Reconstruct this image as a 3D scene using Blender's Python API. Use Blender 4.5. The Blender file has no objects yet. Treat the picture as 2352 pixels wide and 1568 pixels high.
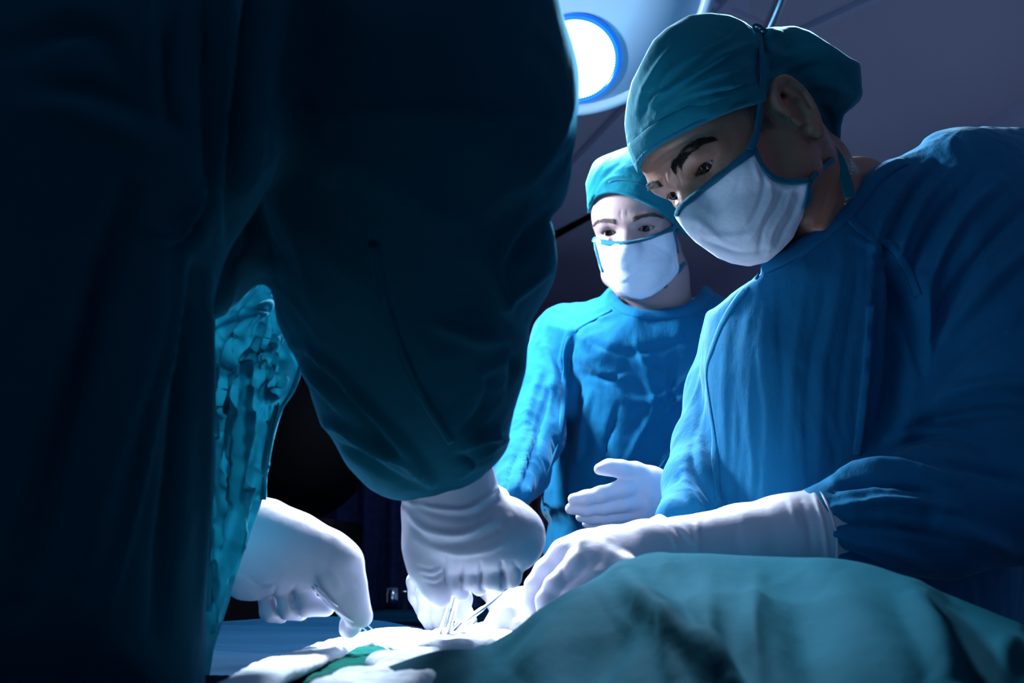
import bpy, math, random, time
import numpy as np
import openvdb
from mathutils import Vector
from mathutils.bvhtree import BVHTree
T0 = time.time()
random.seed(4)

# ------------------------------------------------------------------ camera
F = 2300.0                      # focal length in pixels of the 2352 x 1568 frame
PITCH = math.radians(12.0)
CAM = np.array([0.0, 0.0, 1.13])
cp, sp = math.cos(PITCH), math.sin(PITCH)
TOW = np.array([[1, 0, 0], [0, cp, -sp], [0, sp, cp]])   # view axes (right, depth, up) -> world
sc = bpy.context.scene
cd = bpy.data.cameras.new('camera'); cam = bpy.data.objects.new('camera', cd)
sc.collection.objects.link(cam); sc.camera = cam
cam.location = CAM.tolist(); cam.rotation_euler = (math.radians(90) + PITCH, 0, 0)
cd.sensor_width = 36; cd.lens = 36 * F / 2352; cd.clip_start = 0.02
cd.dof.use_dof = True; cd.dof.focus_distance = 1.16; cd.dof.aperture_fstop = 8.0

# ------------------------------------------------------------------ light
w = bpy.data.worlds.new('world'); sc.world = w; w.use_nodes = True
w.node_tree.nodes['Background'].inputs[0].default_value = (0.34, 0.44, 0.90, 1)
w.node_tree.nodes['Background'].inputs[1].default_value = 0.12
sc.view_settings.view_transform = 'Standard'; sc.view_settings.look = 'None'
sc.view_settings.gamma = 1; sc.view_settings.use_curve_mapping = False
sc.view_settings.exposure = 0.0


def lamp_light(name, kind, loc, target, energy, color, size=0.1, spread=None, angle=60, blend=0.5):
    l = bpy.data.lights.new(name, kind); o = bpy.data.objects.new(name, l); sc.collection.objects.link(o)
    o.location = loc; l.energy = energy; l.color = color
    o.rotation_euler = (Vector(target) - Vector(loc)).to_track_quat('-Z', 'Y').to_euler()
    if kind == 'AREA':
        l.shape = 'DISK'; l.size = size
        if spread: l.spread = math.radians(spread)
    if kind == 'SPOT':
        l.shadow_soft_size = size; l.spot_size = math.radians(angle); l.spot_blend = blend
    if kind == 'POINT':
        l.shadow_soft_size = size
    return o


ADDED_LAMP = (-0.52, 1.62, 1.92)     # added lamp for the left key light, unseen behind the foreground surgeon
lamp_light('surgical_spot', 'SPOT', (0.05, 1.45, 2.02), (-0.12, 0.86, 1.05), 120, (0.80, 0.86, 1.0), 0.08, angle=60, blend=0.8)
lamp_light('surgical_lens_light', 'AREA', (0.110, 1.66, 1.99), (-.05, .70, 1.15), 26, (0.66, 0.82, 1.0), 0.17)
lamp_light('side_key_light', 'AREA', (ADDED_LAMP[0] + .05, ADDED_LAMP[1] - .035, ADDED_LAMP[2] - .03), (0.25, 1.15, 1.35), 34, (0.62, 0.82, 1.0), 0.22)  # added key light from the left, its source out of view
lamp_light('ceiling_fill', 'AREA', (0.9, 4.3, 1.0), (0.9, 3.9, 2.95), 2.8, (0.40, 0.60, 1.0), 1.0)  # added uplight, unseen, to brighten the ceiling
lamp_light('gauze_fill_spot', 'SPOT', (ADDED_LAMP[0] + .05, ADDED_LAMP[1] - .035, ADDED_LAMP[2] - .03), (-.16, .78, 1.05), 55, (0.80, 0.86, 1.0), 0.08, angle=38, blend=0.8)  # added beside the key light to brighten the near gauze
lamp_light('rim_fill_spot', 'SPOT', (0.66, 1.85, 2.42), (0.03, .64, 1.48), 420, (0.45, 0.8, 1.0), 0.05, angle=19, blend=0.8)  # added spot without a fixture, for a rim on the near arm


# ------------------------------------------------------------------ helpers: coordinates
def c(px, py, d):
    return np.array([(px - 1176) / F * d, d, (784 - py) / F * d])


def W(v):
    v = np.asarray(v, float)
    return v @ TOW.T + CAM


def wpt(px, py, d):
    return W(c(px, py, d))


def toC(v):
    return (np.asarray(v, float) - CAM) @ TOW


def on_plane_z(px, py, z):
    r = W(c(px, py, 1.0)) - CAM
    return CAM + r * ((z - CAM[2]) / r[2])


def proj(V):
    return np.stack([1176 + F * V[:, 0] / V[:, 1], 784 - F * V[:, 2] / V[:, 1]], 1)


# ------------------------------------------------------------------ helpers: numpy noise
def _h(i, j, k, s):
    n = (i * 374761393 + j * 668265263 + k * 2147483647 + s * 974634777) & 0xffffffff
    n = ((n ^ (n >> 13)) * 1274126177) & 0xffffffff
    return ((n ^ (n >> 16)) & 0xffff).astype(np.float64) / 32767.5 - 1.0


def noise(P, s=0):
    P = np.asarray(P); i = np.floor(P).astype(np.int64); f = P - i; u = f * f * (3 - 2 * f); r = 0
    for a in (0, 1):
        for b in (0, 1):
            for d in (0, 1):
                wt = (u[:, 0] if a else 1 - u[:, 0]) * (u[:, 1] if b else 1 - u[:, 1]) * (u[:, 2] if d else 1 - u[:, 2])
                r = r + wt * _h(i[:, 0] + a, i[:, 1] + b, i[:, 2] + d, s)
    return r


# ------------------------------------------------------------------ helpers: signed distance volumes
def smin(a, b, k):
    if k <= 0: return np.minimum(a, b)
    h = np.clip(.5 + .5 * (b - a) / k, 0, 1)
    return b * (1 - h) + a * h - k * h * (1 - h)


def smax(a, b, k):
    return -smin(-a, -b, k)


class Vol:
    def __init__(s, lo, hi, h):
        s.lo = np.array(lo, float); s.h = h
        s.n = np.ceil((np.array(hi) - s.lo) / h).astype(int) + 1
        s.a = np.full(tuple(s.n), 0.5, np.float32)
        s.ax = [(s.lo[i] + h * np.arange(s.n[i])).astype(np.float32) for i in range(3)]

    def region(s, lo, hi):
        sl = []
        for i in range(3):
            a = max(0, int((lo[i] - s.lo[i]) / s.h)); b = min(s.n[i], int((hi[i] - s.lo[i]) / s.h) + 2)
            if b <= a: return None, None
            sl.append(slice(a, b))
        X = s.ax[0][sl[0]][:, None, None]; Y = s.ax[1][sl[1]][None, :, None]; Z = s.ax[2][sl[2]][None, None, :]
        return tuple(sl), (X, Y, Z)

    def op(s, fn, lo, hi, k=0, mode='add'):
        m = k + .02
        sl, Q = s.region(np.array(lo) - m, np.array(hi) + m)
        if sl is None: return
        f = fn(*Q).astype(np.float32)
        s.a[sl] = smin(s.a[sl], f, k) if mode == 'add' else smax(s.a[sl], -f, k)

    def full(s):
        return s.ax[0][:, None, None], s.ax[1][None, :, None], s.ax[2][None, None, :]

    # round cone chain: points [(xyz, r)]
    def chain(s, pts, k=0.01, mode='add', squash=None):
        for (a, ra), (b, rb) in zip(pts[:-1], pts[1:]):
            a = np.array(a, float); b = np.array(b, float); ba = b - a; L = max(ba @ ba, 1e-12)

            def fn(X, Y, Z, a=a, ba=ba, L=L, ra=ra, rb=rb):
                x, y, z = X - a[0], Y - a[1], Z - a[2]
                t = np.clip((x * ba[0] + y * ba[1] + z * ba[2]) / L, 0, 1)
                x, y, z = x - t * ba[0], y - t * ba[1], z - t * ba[2]
                q = x * x + y * y + z * z
                if squash is not None:
                    d, sc_ = squash
                    e = x * d[0] + y * d[1] + z * d[2]
                    q = q + e * e * (sc_ * sc_ - 1)
                return np.sqrt(q) - (ra + t * (rb - ra))
            R = max(ra, rb)
            s.op(fn, np.minimum(a, b) - R, np.maximum(a, b) + R, k, mode)

    def ell(s, cen, rad, R=None, k=0.01, mode='add'):
        cen = np.array(cen, float); rad = np.array(rad, float); R = np.eye(3) if R is None else R; m = rad.max()

        def fn(X, Y, Z):
            x, y, z = X - cen[0], Y - cen[1], Z - cen[2]
            u = [(x * R[0, i] + y * R[1, i] + z * R[2, i]) for i in range(3)]
            k0 = np.sqrt(sum((u[i] / rad[i]) ** 2 for i in range(3)))
            k1 = np.sqrt(sum((u[i] / rad[i] ** 2) ** 2 for i in range(3)))
            return k0 * (k0 - 1) / np.maximum(k1, 1e-6)
        s.op(fn, cen - m, cen + m, k, mode)

    # pillow with a given outline: poly in pixels, D(u,v)=depth of the mid surface, T thickness each way, wr rounding width (m)
    def pillow(s, poly, D, T, wr, k=0.02, mode='add', Tb=None):
        M = PolyMap(poly, 4.0); dm = D if callable(D) else (lambda u, v: D)
        us = [p[0] for p in poly]; vs = [p[1] for p in poly]
        ds = [float(dm(np.float64(u), np.float64(v))) for u, v in poly]
        TT = max(T, Tb or 0)
        dmin, dmax = min(ds) - TT, max(ds) + TT
        cs = np.array([c(u, v, d) for u in (min(us), max(us)) for v in (min(vs), max(vs)) for d in (dmin, dmax)])

        def fn(X, Y, Z):
            U = 1176 + F * X / Y + 0 * Z; V = 784 - F * Z / Y + 0 * X
            d0 = dm(U, V); dist = M(U, V) * (d0 / F)
            t = Y - d0
            a = t / T if Tb is None else np.where(t < 0, t / T, t / Tb)
            b = np.maximum(1 - dist / wr, 0)
            return (np.sqrt(a * a + b * b) - 1) * min(T, wr)
        s.op(fn, cs.min(0), cs.max(0), k, mode)

    def mesh(s):
        g = openvdb.FloatGrid(0.5); g.copyFromArray(s.a)
        g.transform = openvdb.createLinearTransform(voxelSize=1.0)
        P, Q = g.convertToQuads(isovalue=0.0)
        return P.astype(float) * s.h + s.lo, Q


class PolyMap:
    def __init__(s, poly, step):
        p = np.array(poly, float); s.m = 260.0; s.st = step
        s.lo = p.min(0) - s.m; n = np.ceil((p.max(0) + s.m - s.lo) / step).astype(int) + 2
        U = (s.lo[0] + step * np.arange(n[0]))[:, None]; V = (s.lo[1] + step * np.arange(n[1]))[None, :]
        d2 = np.full(n, 1e12); ins = np.zeros(n, bool)
        for a, b in zip(p, np.roll(p, -1, 0)):
            ba = b - a; L = max(ba @ ba, 1e-9)
            t = np.clip(((U - a[0]) * ba[0] + (V - a[1]) * ba[1]) / L, 0, 1)
            d2 = np.minimum(d2, (U - a[0] - t * ba[0]) ** 2 + (V - a[1] - t * ba[1]) ** 2)
            cr = ((a[1] > V) != (b[1] > V))
            with np.errstate(divide='ignore', invalid='ignore'):
                xi = a[0] + (V - a[1]) * ba[0] / (ba[1] if ba[1] != 0 else 1e-9)
            ins ^= (cr & (U < xi))
        s.d = (np.where(ins, 1, -1) * np.sqrt(d2)).astype(np.float32); s.n = n

    def __call__(s, U, V):
        x = np.clip((U - s.lo[0]) / s.st, 0, s.n[0] - 1.001); y = np.clip((V - s.lo[1]) / s.st, 0, s.n[1] - 1.001)
        i = x.astype(int); j = y.astype(int); fx = x - i; fy = y - j; d = s.d
        return (d[i, j] * (1 - fx) + d[i + 1, j] * fx) * (1 - fy) + (d[i, j + 1] * (1 - fx) + d[i + 1, j + 1] * fx) * fy


def curve(pts, n=6):
    """Catmull-Rom through the outline points."""
    p = np.array(pts, float); out = []
    for i in range(len(p) - 1):
        a = p[max(i - 1, 0)]; b = p[i]; d = p[i + 1]; e = p[min(i + 2, len(p) - 1)]
        for t in np.linspace(0, 1, n, endpoint=False):
            out.append(.5 * ((2 * b) + (-a + d) * t + (2 * a - 5 * b + 4 * d - e) * t * t + (-a + 3 * b - 3 * d + e) * t ** 3))
    out.append(p[-1]); return np.array(out)


def normals(V, Q):
    n = np.cross(V[Q[:, 2]] - V[Q[:, 0]], V[Q[:, 3]] - V[Q[:, 1]])
    N = np.zeros_like(V)
    for i in range(4): np.add.at(N, Q[:, i], n)
    return N / np.maximum(np.linalg.norm(N, axis=1, keepdims=True), 1e-12)


def smooth(V, Q, it=1, lam=.5):
    cnt = np.zeros(len(V))
    for i in range(4): np.add.at(cnt, Q[:, i], 2)
    for _ in range(it):
        S = np.zeros_like(V)
        for i in range(4):
            np.add.at(S, Q[:, i], V[Q[:, (i + 1) % 4]]); np.add.at(S, Q[:, i], V[Q[:, (i + 3) % 4]])
        V = V + lam * (S / np.maximum(cnt, 1)[:, None] - V)
    return V


def folds(V, Q, specs):
    """Raise (or sink) soft creases of real cloth along lines; widths in px of the frame, heights in mm."""
    N = normals(V, Q); U = proj(V)
    vd = V / np.linalg.norm(V, axis=1, keepdims=True)
    face = np.clip(-(N * vd).sum(1) * 2.5 + .3, 0, 1)
    disp = np.zeros(len(V))
    for pts, wd, amp in specs:
        p = curve(pts, 4) if len(pts) > 2 else np.array(pts, float)
        seg = np.linalg.norm(np.diff(p, axis=0), axis=1); cum = np.concatenate([[0], np.cumsum(seg)]); tot = cum[-1]
        lo = p.min(0) - 3 * wd; hi = p.max(0) + 3 * wd
        ix = np.where((U > lo).all(1) & (U < hi).all(1) & (face > 0))[0]
        if not len(ix): continue
        u = U[ix]; best = np.full(len(ix), 1e9); tt = np.zeros(len(ix))
        for i in range(len(p) - 1):
            ba = p[i + 1] - p[i]; L = max(ba @ ba, 1e-9)
            t = np.clip(((u - p[i]) @ ba) / L, 0, 1)
            q = np.linalg.norm(u - p[i] - t[:, None] * ba, axis=1)
            m = q < best; best[m] = q[m]; tt[m] = (cum[i] + t[m] * seg[i]) / max(tot, 1e-9)
        taper = np.sin(np.clip(tt, 0.04, .96) * math.pi) ** .5
        disp[ix] += amp * .001 * np.exp(-(best / wd) ** 2) * taper
    return V + N * (disp * face)[:, None]


def rumple(V, Q, amp, scale, stretch=(1, 1, 1), seed=0, ridged=True):
    N = normals(V, Q); P = V * np.array(scale) * np.array(stretch)
    wob = np.stack([noise(P * .6 + 7, seed + 1), noise(P * .6 + 31, seed + 2), noise(P * .6 + 57, seed + 3)], 1)
    n = noise(P + 1.2 * wob, seed)
    if ridged: n = (1 - np.abs(n) * 2)
    n2 = noise(P * 2.1 + wob, seed + 5)
    return V + N * (amp * (n * .7 + n2 * .3))[:, None]


# ------------------------------------------------------------------ helpers: blender objects
ORIG = {}


def link(o, parent=None):
    sc.collection.objects.link(o)
    if parent: o.parent = parent
    return o


def thing(name, label, cat, loc, group=None, kind=None):
    o = bpy.data.objects.new(name, None); o.empty_display_size = .1; link(o)
    o.location = [float(x) for x in loc]; ORIG[o.name] = np.array(loc, float)
    o['label'] = label; o['category'] = cat
    if group: o['group'] = group
    if kind: o['kind'] = kind
    return o


def root_origin(o):
    while o.parent: o = o.parent
    return ORIG.get(o.name, np.zeros(3))


def mk(name, V, Q, mat, parent=None, sm=True, label=None, world=False, flip=False):
    """V in view axes unless world=True."""
    V = np.asarray(V, float)
    if not world: V = W(V)
    if parent is not None: V = V - root_origin(parent); o_loc = None
    me = bpy.data.meshes.new(name)
    if isinstance(Q, np.ndarray):
        Q = Q.astype(np.int32)
        if flip: Q = Q[:, ::-1]
        k = Q.shape[1]
        me.vertices.add(len(V)); me.vertices.foreach_set('co', V.astype(np.float32).ravel())
        me.loops.add(Q.size); me.loops.foreach_set('vertex_index', np.ascontiguousarray(Q).ravel())
        me.polygons.add(len(Q)); me.polygons.foreach_set('loop_start', np.arange(0, Q.size, k, dtype=np.int32))
        me.update(calc_edges=True)
    else:
        me.from_pydata(V.tolist(), [], [tuple(int(i) for i in f) for f in Q]); me.update()
    me.validate()
    if sm: me.polygons.foreach_set('use_smooth', [True] * len(me.polygons))
    for m in (mat if isinstance(mat, (list, tuple)) else [mat]): me.materials.append(m)
    o = bpy.data.objects.new(name, me); link(o, parent)
    if label: o['label'] = label
    if parent is None: ORIG[o.name] = np.zeros(3)
    return o


def tag(o, label=None, cat=None, group=None, kind=None):
    if label: o['label'] = label
    if cat: o['category'] = cat
    if group: o['group'] = group
    if kind: o['kind'] = kind
    return o


def sweep(P, r, n=10, up=None, sy=1.0, closed=False, caps=True):
    """Tube along P (k x 3) with radii r; sy flattens along the second axis."""
    P = np.asarray(P, float); k = len(P); r = np.full(k, r) if np.isscalar(r) else np.asarray(r, float)
    T = np.gradient(P, axis=0) if not closed else np.roll(P, -1, 0) - np.roll(P, 1, 0)
    T /= np.maximum(np.linalg.norm(T, axis=1, keepdims=True), 1e-12)
    if up is None:
        u0 = np.array([0, 0, 1.]) if abs(T[0][2]) < .9 else np.array([1., 0, 0]); ups = np.zeros((k, 3))
        for i in range(k):
            u0 = u0 - T[i] * (u0 @ T[i]); u0 /= max(np.linalg.norm(u0), 1e-9); ups[i] = u0
    else:
        ups = np.asarray(up, float); ups = np.tile(ups, (k, 1)) if ups.ndim == 1 else ups
        ups = ups - T * (ups * T).sum(1, keepdims=True); ups /= np.maximum(np.linalg.norm(ups, axis=1, keepdims=True), 1e-9)
    S = np.cross(T, ups); a = np.linspace(0, 2 * math.pi, n, endpoint=False)
    V = (P[:, None] + (np.cos(a)[None, :, None] * S[:, None] + np.sin(a)[None, :, None] * ups[:, None] * sy) * r[:, None, None]).reshape(-1, 3)
    Q = []
    m = k if closed else k - 1
    for i in range(m):
        for j in range(n):
            i2 = (i + 1) % k; Q.append((i * n + j, i * n + (j + 1) % n, i2 * n + (j + 1) % n, i2 * n + j))
    if caps and not closed:
        Q.append(tuple(range(n))[::-1]); Q.append(tuple((k - 1) * n + j for j in range(n)))
    return V, Q


def join(parts):
    V = []; Q = []; o = 0
    for v, q in parts:
        V.append(v); Q += [tuple(int(i) + o for i in f) for f in q]; o += len(v)
    return np.concatenate(V), Q


def resample(p, step):
    p = np.asarray(p, float); s = np.linalg.norm(np.diff(p, axis=0), axis=1); cu = np.concatenate([[0], np.cumsum(s)])
    n = max(3, int(cu[-1] / step)); t = np.linspace(0, cu[-1], n)
    return np.stack([np.interp(t, cu, p[:, i]) for i in range(p.shape[1])], 1)


class Surf:
    """Something to lay ribbons on: ray-cast from the camera's side."""
    def __init__(s, *ms):
        V = np.concatenate([m[0] for m in ms]); o = 0; Q = []
        for v, q in ms:
            Q.append(np.asarray(q) + o); o += len(v)
        s.t = BVHTree.FromPolygons(V.tolist(), np.concatenate(Q).tolist())

    def hit(s, px, py):
        d = Vector(c(px, py, 1.0)).normalized()
        p, n, i, dist = s.t.ray_cast(Vector((0, 0, 0)), d)
        return (np.array(p), np.array(n)) if p is not None else (None, None)


def ribbon(surf, pts, width, thick, lift=.0, n=8, step=9, sm=3, curved=True):
    p = resample(curve(pts, 6) if curved and len(pts) > 2 else pts, step); P = []; N = []
    for q in p:
        a, b = surf.hit(*q)
        if a is None:
            best = None
            for rr in (5, 10, 18, 28):
                for an in range(0, 360, 30):
                    a, b = surf.hit(q[0] + rr * math.cos(math.radians(an)), q[1] + rr * math.sin(math.radians(an)))
                    if a is not None: best = (a, b); break
                if best: break
            if best is None:
                continue
            a = c(q[0], q[1], best[0][1]); b = best[1]
        if b @ a > 0: b = -b
        P.append(a); N.append(b)
    P = np.array(P); N = np.array(N)
    for _ in range(sm):
        P[1:-1] = (P[:-2] + 2 * P[1:-1] + P[2:]) / 4; N[1:-1] = (N[:-2] + 2 * N[1:-1] + N[2:]) / 4
    N /= np.linalg.norm(N, axis=1, keepdims=True)
    return sweep(P + N * lift, width / 2, n, up=N, sy=2 * thick / width)


# ------------------------------------------------------------------ helpers: materials
def mat(name, col, rough=.6, metal=0, bump=(), sheen=0, sheen_tint=None, spec=.5, emit=None, es=0, trans=0, sss=0, mott=0, mscale=8, coat=0):
    m = bpy.data.materials.new(name); m.use_nodes = True; nt = m.node_tree; b = nt.nodes['Principled BSDF']
    I = b.inputs
    I['Base Color'].default_value = (*col, 1); I['Roughness'].default_value = rough; I['Metallic'].default_value = metal
    I['Specular IOR Level'].default_value = spec
    if sheen:
        I['Sheen Weight'].default_value = sheen; I['Sheen Roughness'].default_value = .35
        I['Sheen Tint'].default_value = (*(sheen_tint or (.6, .9, 1)), 1)
    if coat: I['Coat Weight'].default_value = coat
    if emit: I['Emission Color'].default_value = (*emit, 1); I['Emission Strength'].default_value = es
    if sss:
        I['Subsurface Weight'].default_value = sss; I['Subsurface Radius'].default_value = (.9, .4, .25); I['Subsurface Scale'].default_value = .006
    if trans: I['Transmission Weight'].default_value = trans
    tc = nt.nodes.new('ShaderNodeTexCoord')
    if mott:
        n = nt.nodes.new('ShaderNodeTexNoise'); n.inputs['Scale'].default_value = mscale; n.inputs['Detail'].default_value = 6
        nt.links.new(tc.outputs['Object'], n.inputs['Vector'])
        r = nt.nodes.new('ShaderNodeMix'); r.data_type = 'RGBA'
        r.inputs['A'].default_value = (*[x * (1 - mott) for x in col], 1); r.inputs['B'].default_value = (*[min(1, x * (1 + mott)) for x in col], 1)
        nt.links.new(n.outputs['Fac'], r.inputs['Factor']); nt.links.new(r.outputs['Result'], I['Base Color'])
    prev = None
    for sc_, st, dist, stretch in bump:
        n = nt.nodes.new('ShaderNodeTexNoise'); n.inputs['Scale'].default_value = sc_; n.inputs['Detail'].default_value = 5
        mp = nt.nodes.new('ShaderNodeMapping'); mp.inputs['Scale'].default_value = stretch
        nt.links.new(tc.outputs['Object'], mp.inputs['Vector']); nt.links.new(mp.outputs['Vector'], n.inputs['Vector'])
        bp = nt.nodes.new('ShaderNodeBump'); bp.inputs['Strength'].default_value = st; bp.inputs['Distance'].default_value = dist
        nt.links.new(n.outputs['Fac'], bp.inputs['Height'])
        if prev: nt.links.new(prev.outputs['Normal'], bp.inputs['Normal'])
        prev = bp
    if prev: nt.links.new(prev.outputs['Normal'], I['Normal'])
    return m


o1 = (1, 1, 1)
M = dict(
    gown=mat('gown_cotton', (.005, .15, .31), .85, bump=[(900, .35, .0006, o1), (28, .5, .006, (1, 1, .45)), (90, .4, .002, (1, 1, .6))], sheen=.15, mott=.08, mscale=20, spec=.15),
    gown_shade=mat('shaded_gown_cotton', (.003, .08, .115), .85, bump=[(28, .5, .006, (1, 1, .45))], sheen=.45, sheen_tint=(.04, .5, .8), spec=.03),  # same gown cloth, base colour darkened to stand for shade
    cap=mat('cap_cotton', (.005, .18, .24), .85, bump=[(1000, .35, .0005, o1), (45, .5, .004, o1)], sheen=.15, spec=.15),
    trim=mat('bias_binding_cotton', (.008, .14, .22), .85, bump=[(260, .8, .0015, o1)], sheen=.3, spec=.2),
    mask=mat('mask_muslin', (.80, .84, .92), .9, bump=[(1100, .3, .0006, o1), (40, .5, .004, o1)], sheen=.3, sheen_tint=(1, 1, 1), spec=.2, mott=.04, mscale=30),
    glove=mat('latex_glove', (.66, .65, .76), .42, bump=[(60, .25, .002, o1), (15, .2, .004, o1)], spec=.4, sss=.15),
    skin_dark=mat('brown_skin', (.34, .165, .11), .42, bump=[(700, .35, .0008, o1), (130, .3, .0012, o1)], spec=.5, sss=.06, mott=.12, mscale=45),
    skin_pale=mat('pale_skin', (.44, .28, .27), .48, bump=[(600, .2, .0006, o1)], spec=.4, sss=.08, mott=.06, mscale=40),
    hair=mat('dark_hair', (.035, .028, .027), .8, spec=.15),
    hair_grey=mat('grey_hair', (.2, .17, .16), .8, spec=.2),
    hair_brown=mat('brown_hair', (.13, .09, .08), .8, spec=.15),
    metal=mat('surgical_steel', (.75, .78, .82), .16, 1),
    drape=mat('drape_cotton', (.001, .054, .082), .85, bump=[(700, .25, .0008, o1), (14, .5, .012, (1, .5, 1))], sheen=.03, sheen_tint=(.1, .8, 1), mott=.1, mscale=6, spec=.02),
    navy=mat('blue_drape_cotton', (.001, .017, .040), .85, bump=[(25, .5, .006, (.5, 1, 1))], spec=.02),
    green=mat('green_drape_cotton', (.004, .10, .08), .85, bump=[(60, .5, .004, o1)], spec=.02),
    towel=mat('white_gauze', (.80, .82, .90), .9, bump=[(500, .5, .0015, o1), (40, .5, .004, o1)], spec=.2),
    ceiling=mat('ceiling_paint', (.72, .70, .80), .6, mott=.04, mscale=2),
    ceiling2=mat('ceiling_panel_paint', (.72, .76, .92), .5, mott=.04, mscale=2),
    wall=mat('wall_paint', (.40, .34, .44), .6, mott=.06, mscale=3),
    wall2=mat('wall_upper_paint', (.62, .62, .82), .6, mott=.04, mscale=2),
    floor=mat('vinyl_floor', (.16, .2, .26), .35, mott=.1, mscale=4),
    lamp=mat('lamp_housing_enamel', (.34, .45, .60), .35, spec=.5),
    black=mat('black_rubber', (.002, .002, .003), .8, spec=.05),
    lens=mat('lit_lens', (.9, .9, 1), .2, emit=(.80, .84, 1.0), es=1.15),
    shoe=mat('white_clog', (.5, .5, .5), .5), sole=mat('clog_sole', (.05, .05, .06), .6))


def blue_ring_mat():
    m = mat('blue_glass_ring', (.01, .12, .9), .12, emit=(.0, .14, .9), es=.75, spec=.8)
    return m


M['bluering'] = blue_ring_mat()


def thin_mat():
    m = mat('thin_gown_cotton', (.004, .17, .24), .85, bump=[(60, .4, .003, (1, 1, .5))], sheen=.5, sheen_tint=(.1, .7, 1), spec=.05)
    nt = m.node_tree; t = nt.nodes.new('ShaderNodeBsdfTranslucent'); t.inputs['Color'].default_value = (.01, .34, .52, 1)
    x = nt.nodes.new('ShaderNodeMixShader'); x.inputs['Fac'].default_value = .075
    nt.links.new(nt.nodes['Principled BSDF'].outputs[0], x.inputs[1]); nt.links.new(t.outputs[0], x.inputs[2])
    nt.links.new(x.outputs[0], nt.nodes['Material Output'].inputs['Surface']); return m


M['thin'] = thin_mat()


def iris_mat(name, iris):
    m = bpy.data.materials.new(name); m.use_nodes = True; nt = m.node_tree; b = nt.nodes['Principled BSDF']
    g = nt.nodes.new('ShaderNodeTexCoord'); at = nt.nodes.new('ShaderNodeAttribute'); at.attribute_name = 'gaze'
    cr = nt.nodes.new('ShaderNodeValToRGB'); e = cr.color_ramp; e.interpolation = 'EASE'
    e.elements[0].position = 0.0; e.elements[0].color = (.40, .34, .33, 1)
    e.elements[1].position = 1.0; e.elements[1].color = (.002, .002, .002, 1)
    for p, col in ((.835, (.38, .32, .31)), (.86, tuple(x * .3 for x in iris)), (.90, iris), (.962, tuple(x * .7 for x in iris)), (.972, (.002, .002, .002))):
        q = e.elements.new(p); q.color = (*col, 1)
    nt.links.new(at.outputs['Fac'], cr.inputs['Fac']); nt.links.new(cr.outputs['Color'], b.inputs['Base Color'])
    b.inputs['Roughness'].default_value = .05; b.inputs['Specular IOR Level'].default_value = .25
    return m


M['eye_dark'] = iris_mat('dark_brown_eye', (.03, .012, .006)); M['eye_brown'] = iris_mat('brown_eye', (.02, .010, .006))


# ------------------------------------------------------------------ people: heads
def rotv(v, a):
    v = np.array(v, float); v /= np.linalg.norm(v)
    K = np.array([[0, -v[2], v[1]], [v[2], 0, -v[0]], [-v[1], v[0], 0]])
    return np.eye(3) + math.sin(a) * K + (1 - math.cos(a)) * K @ K


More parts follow.
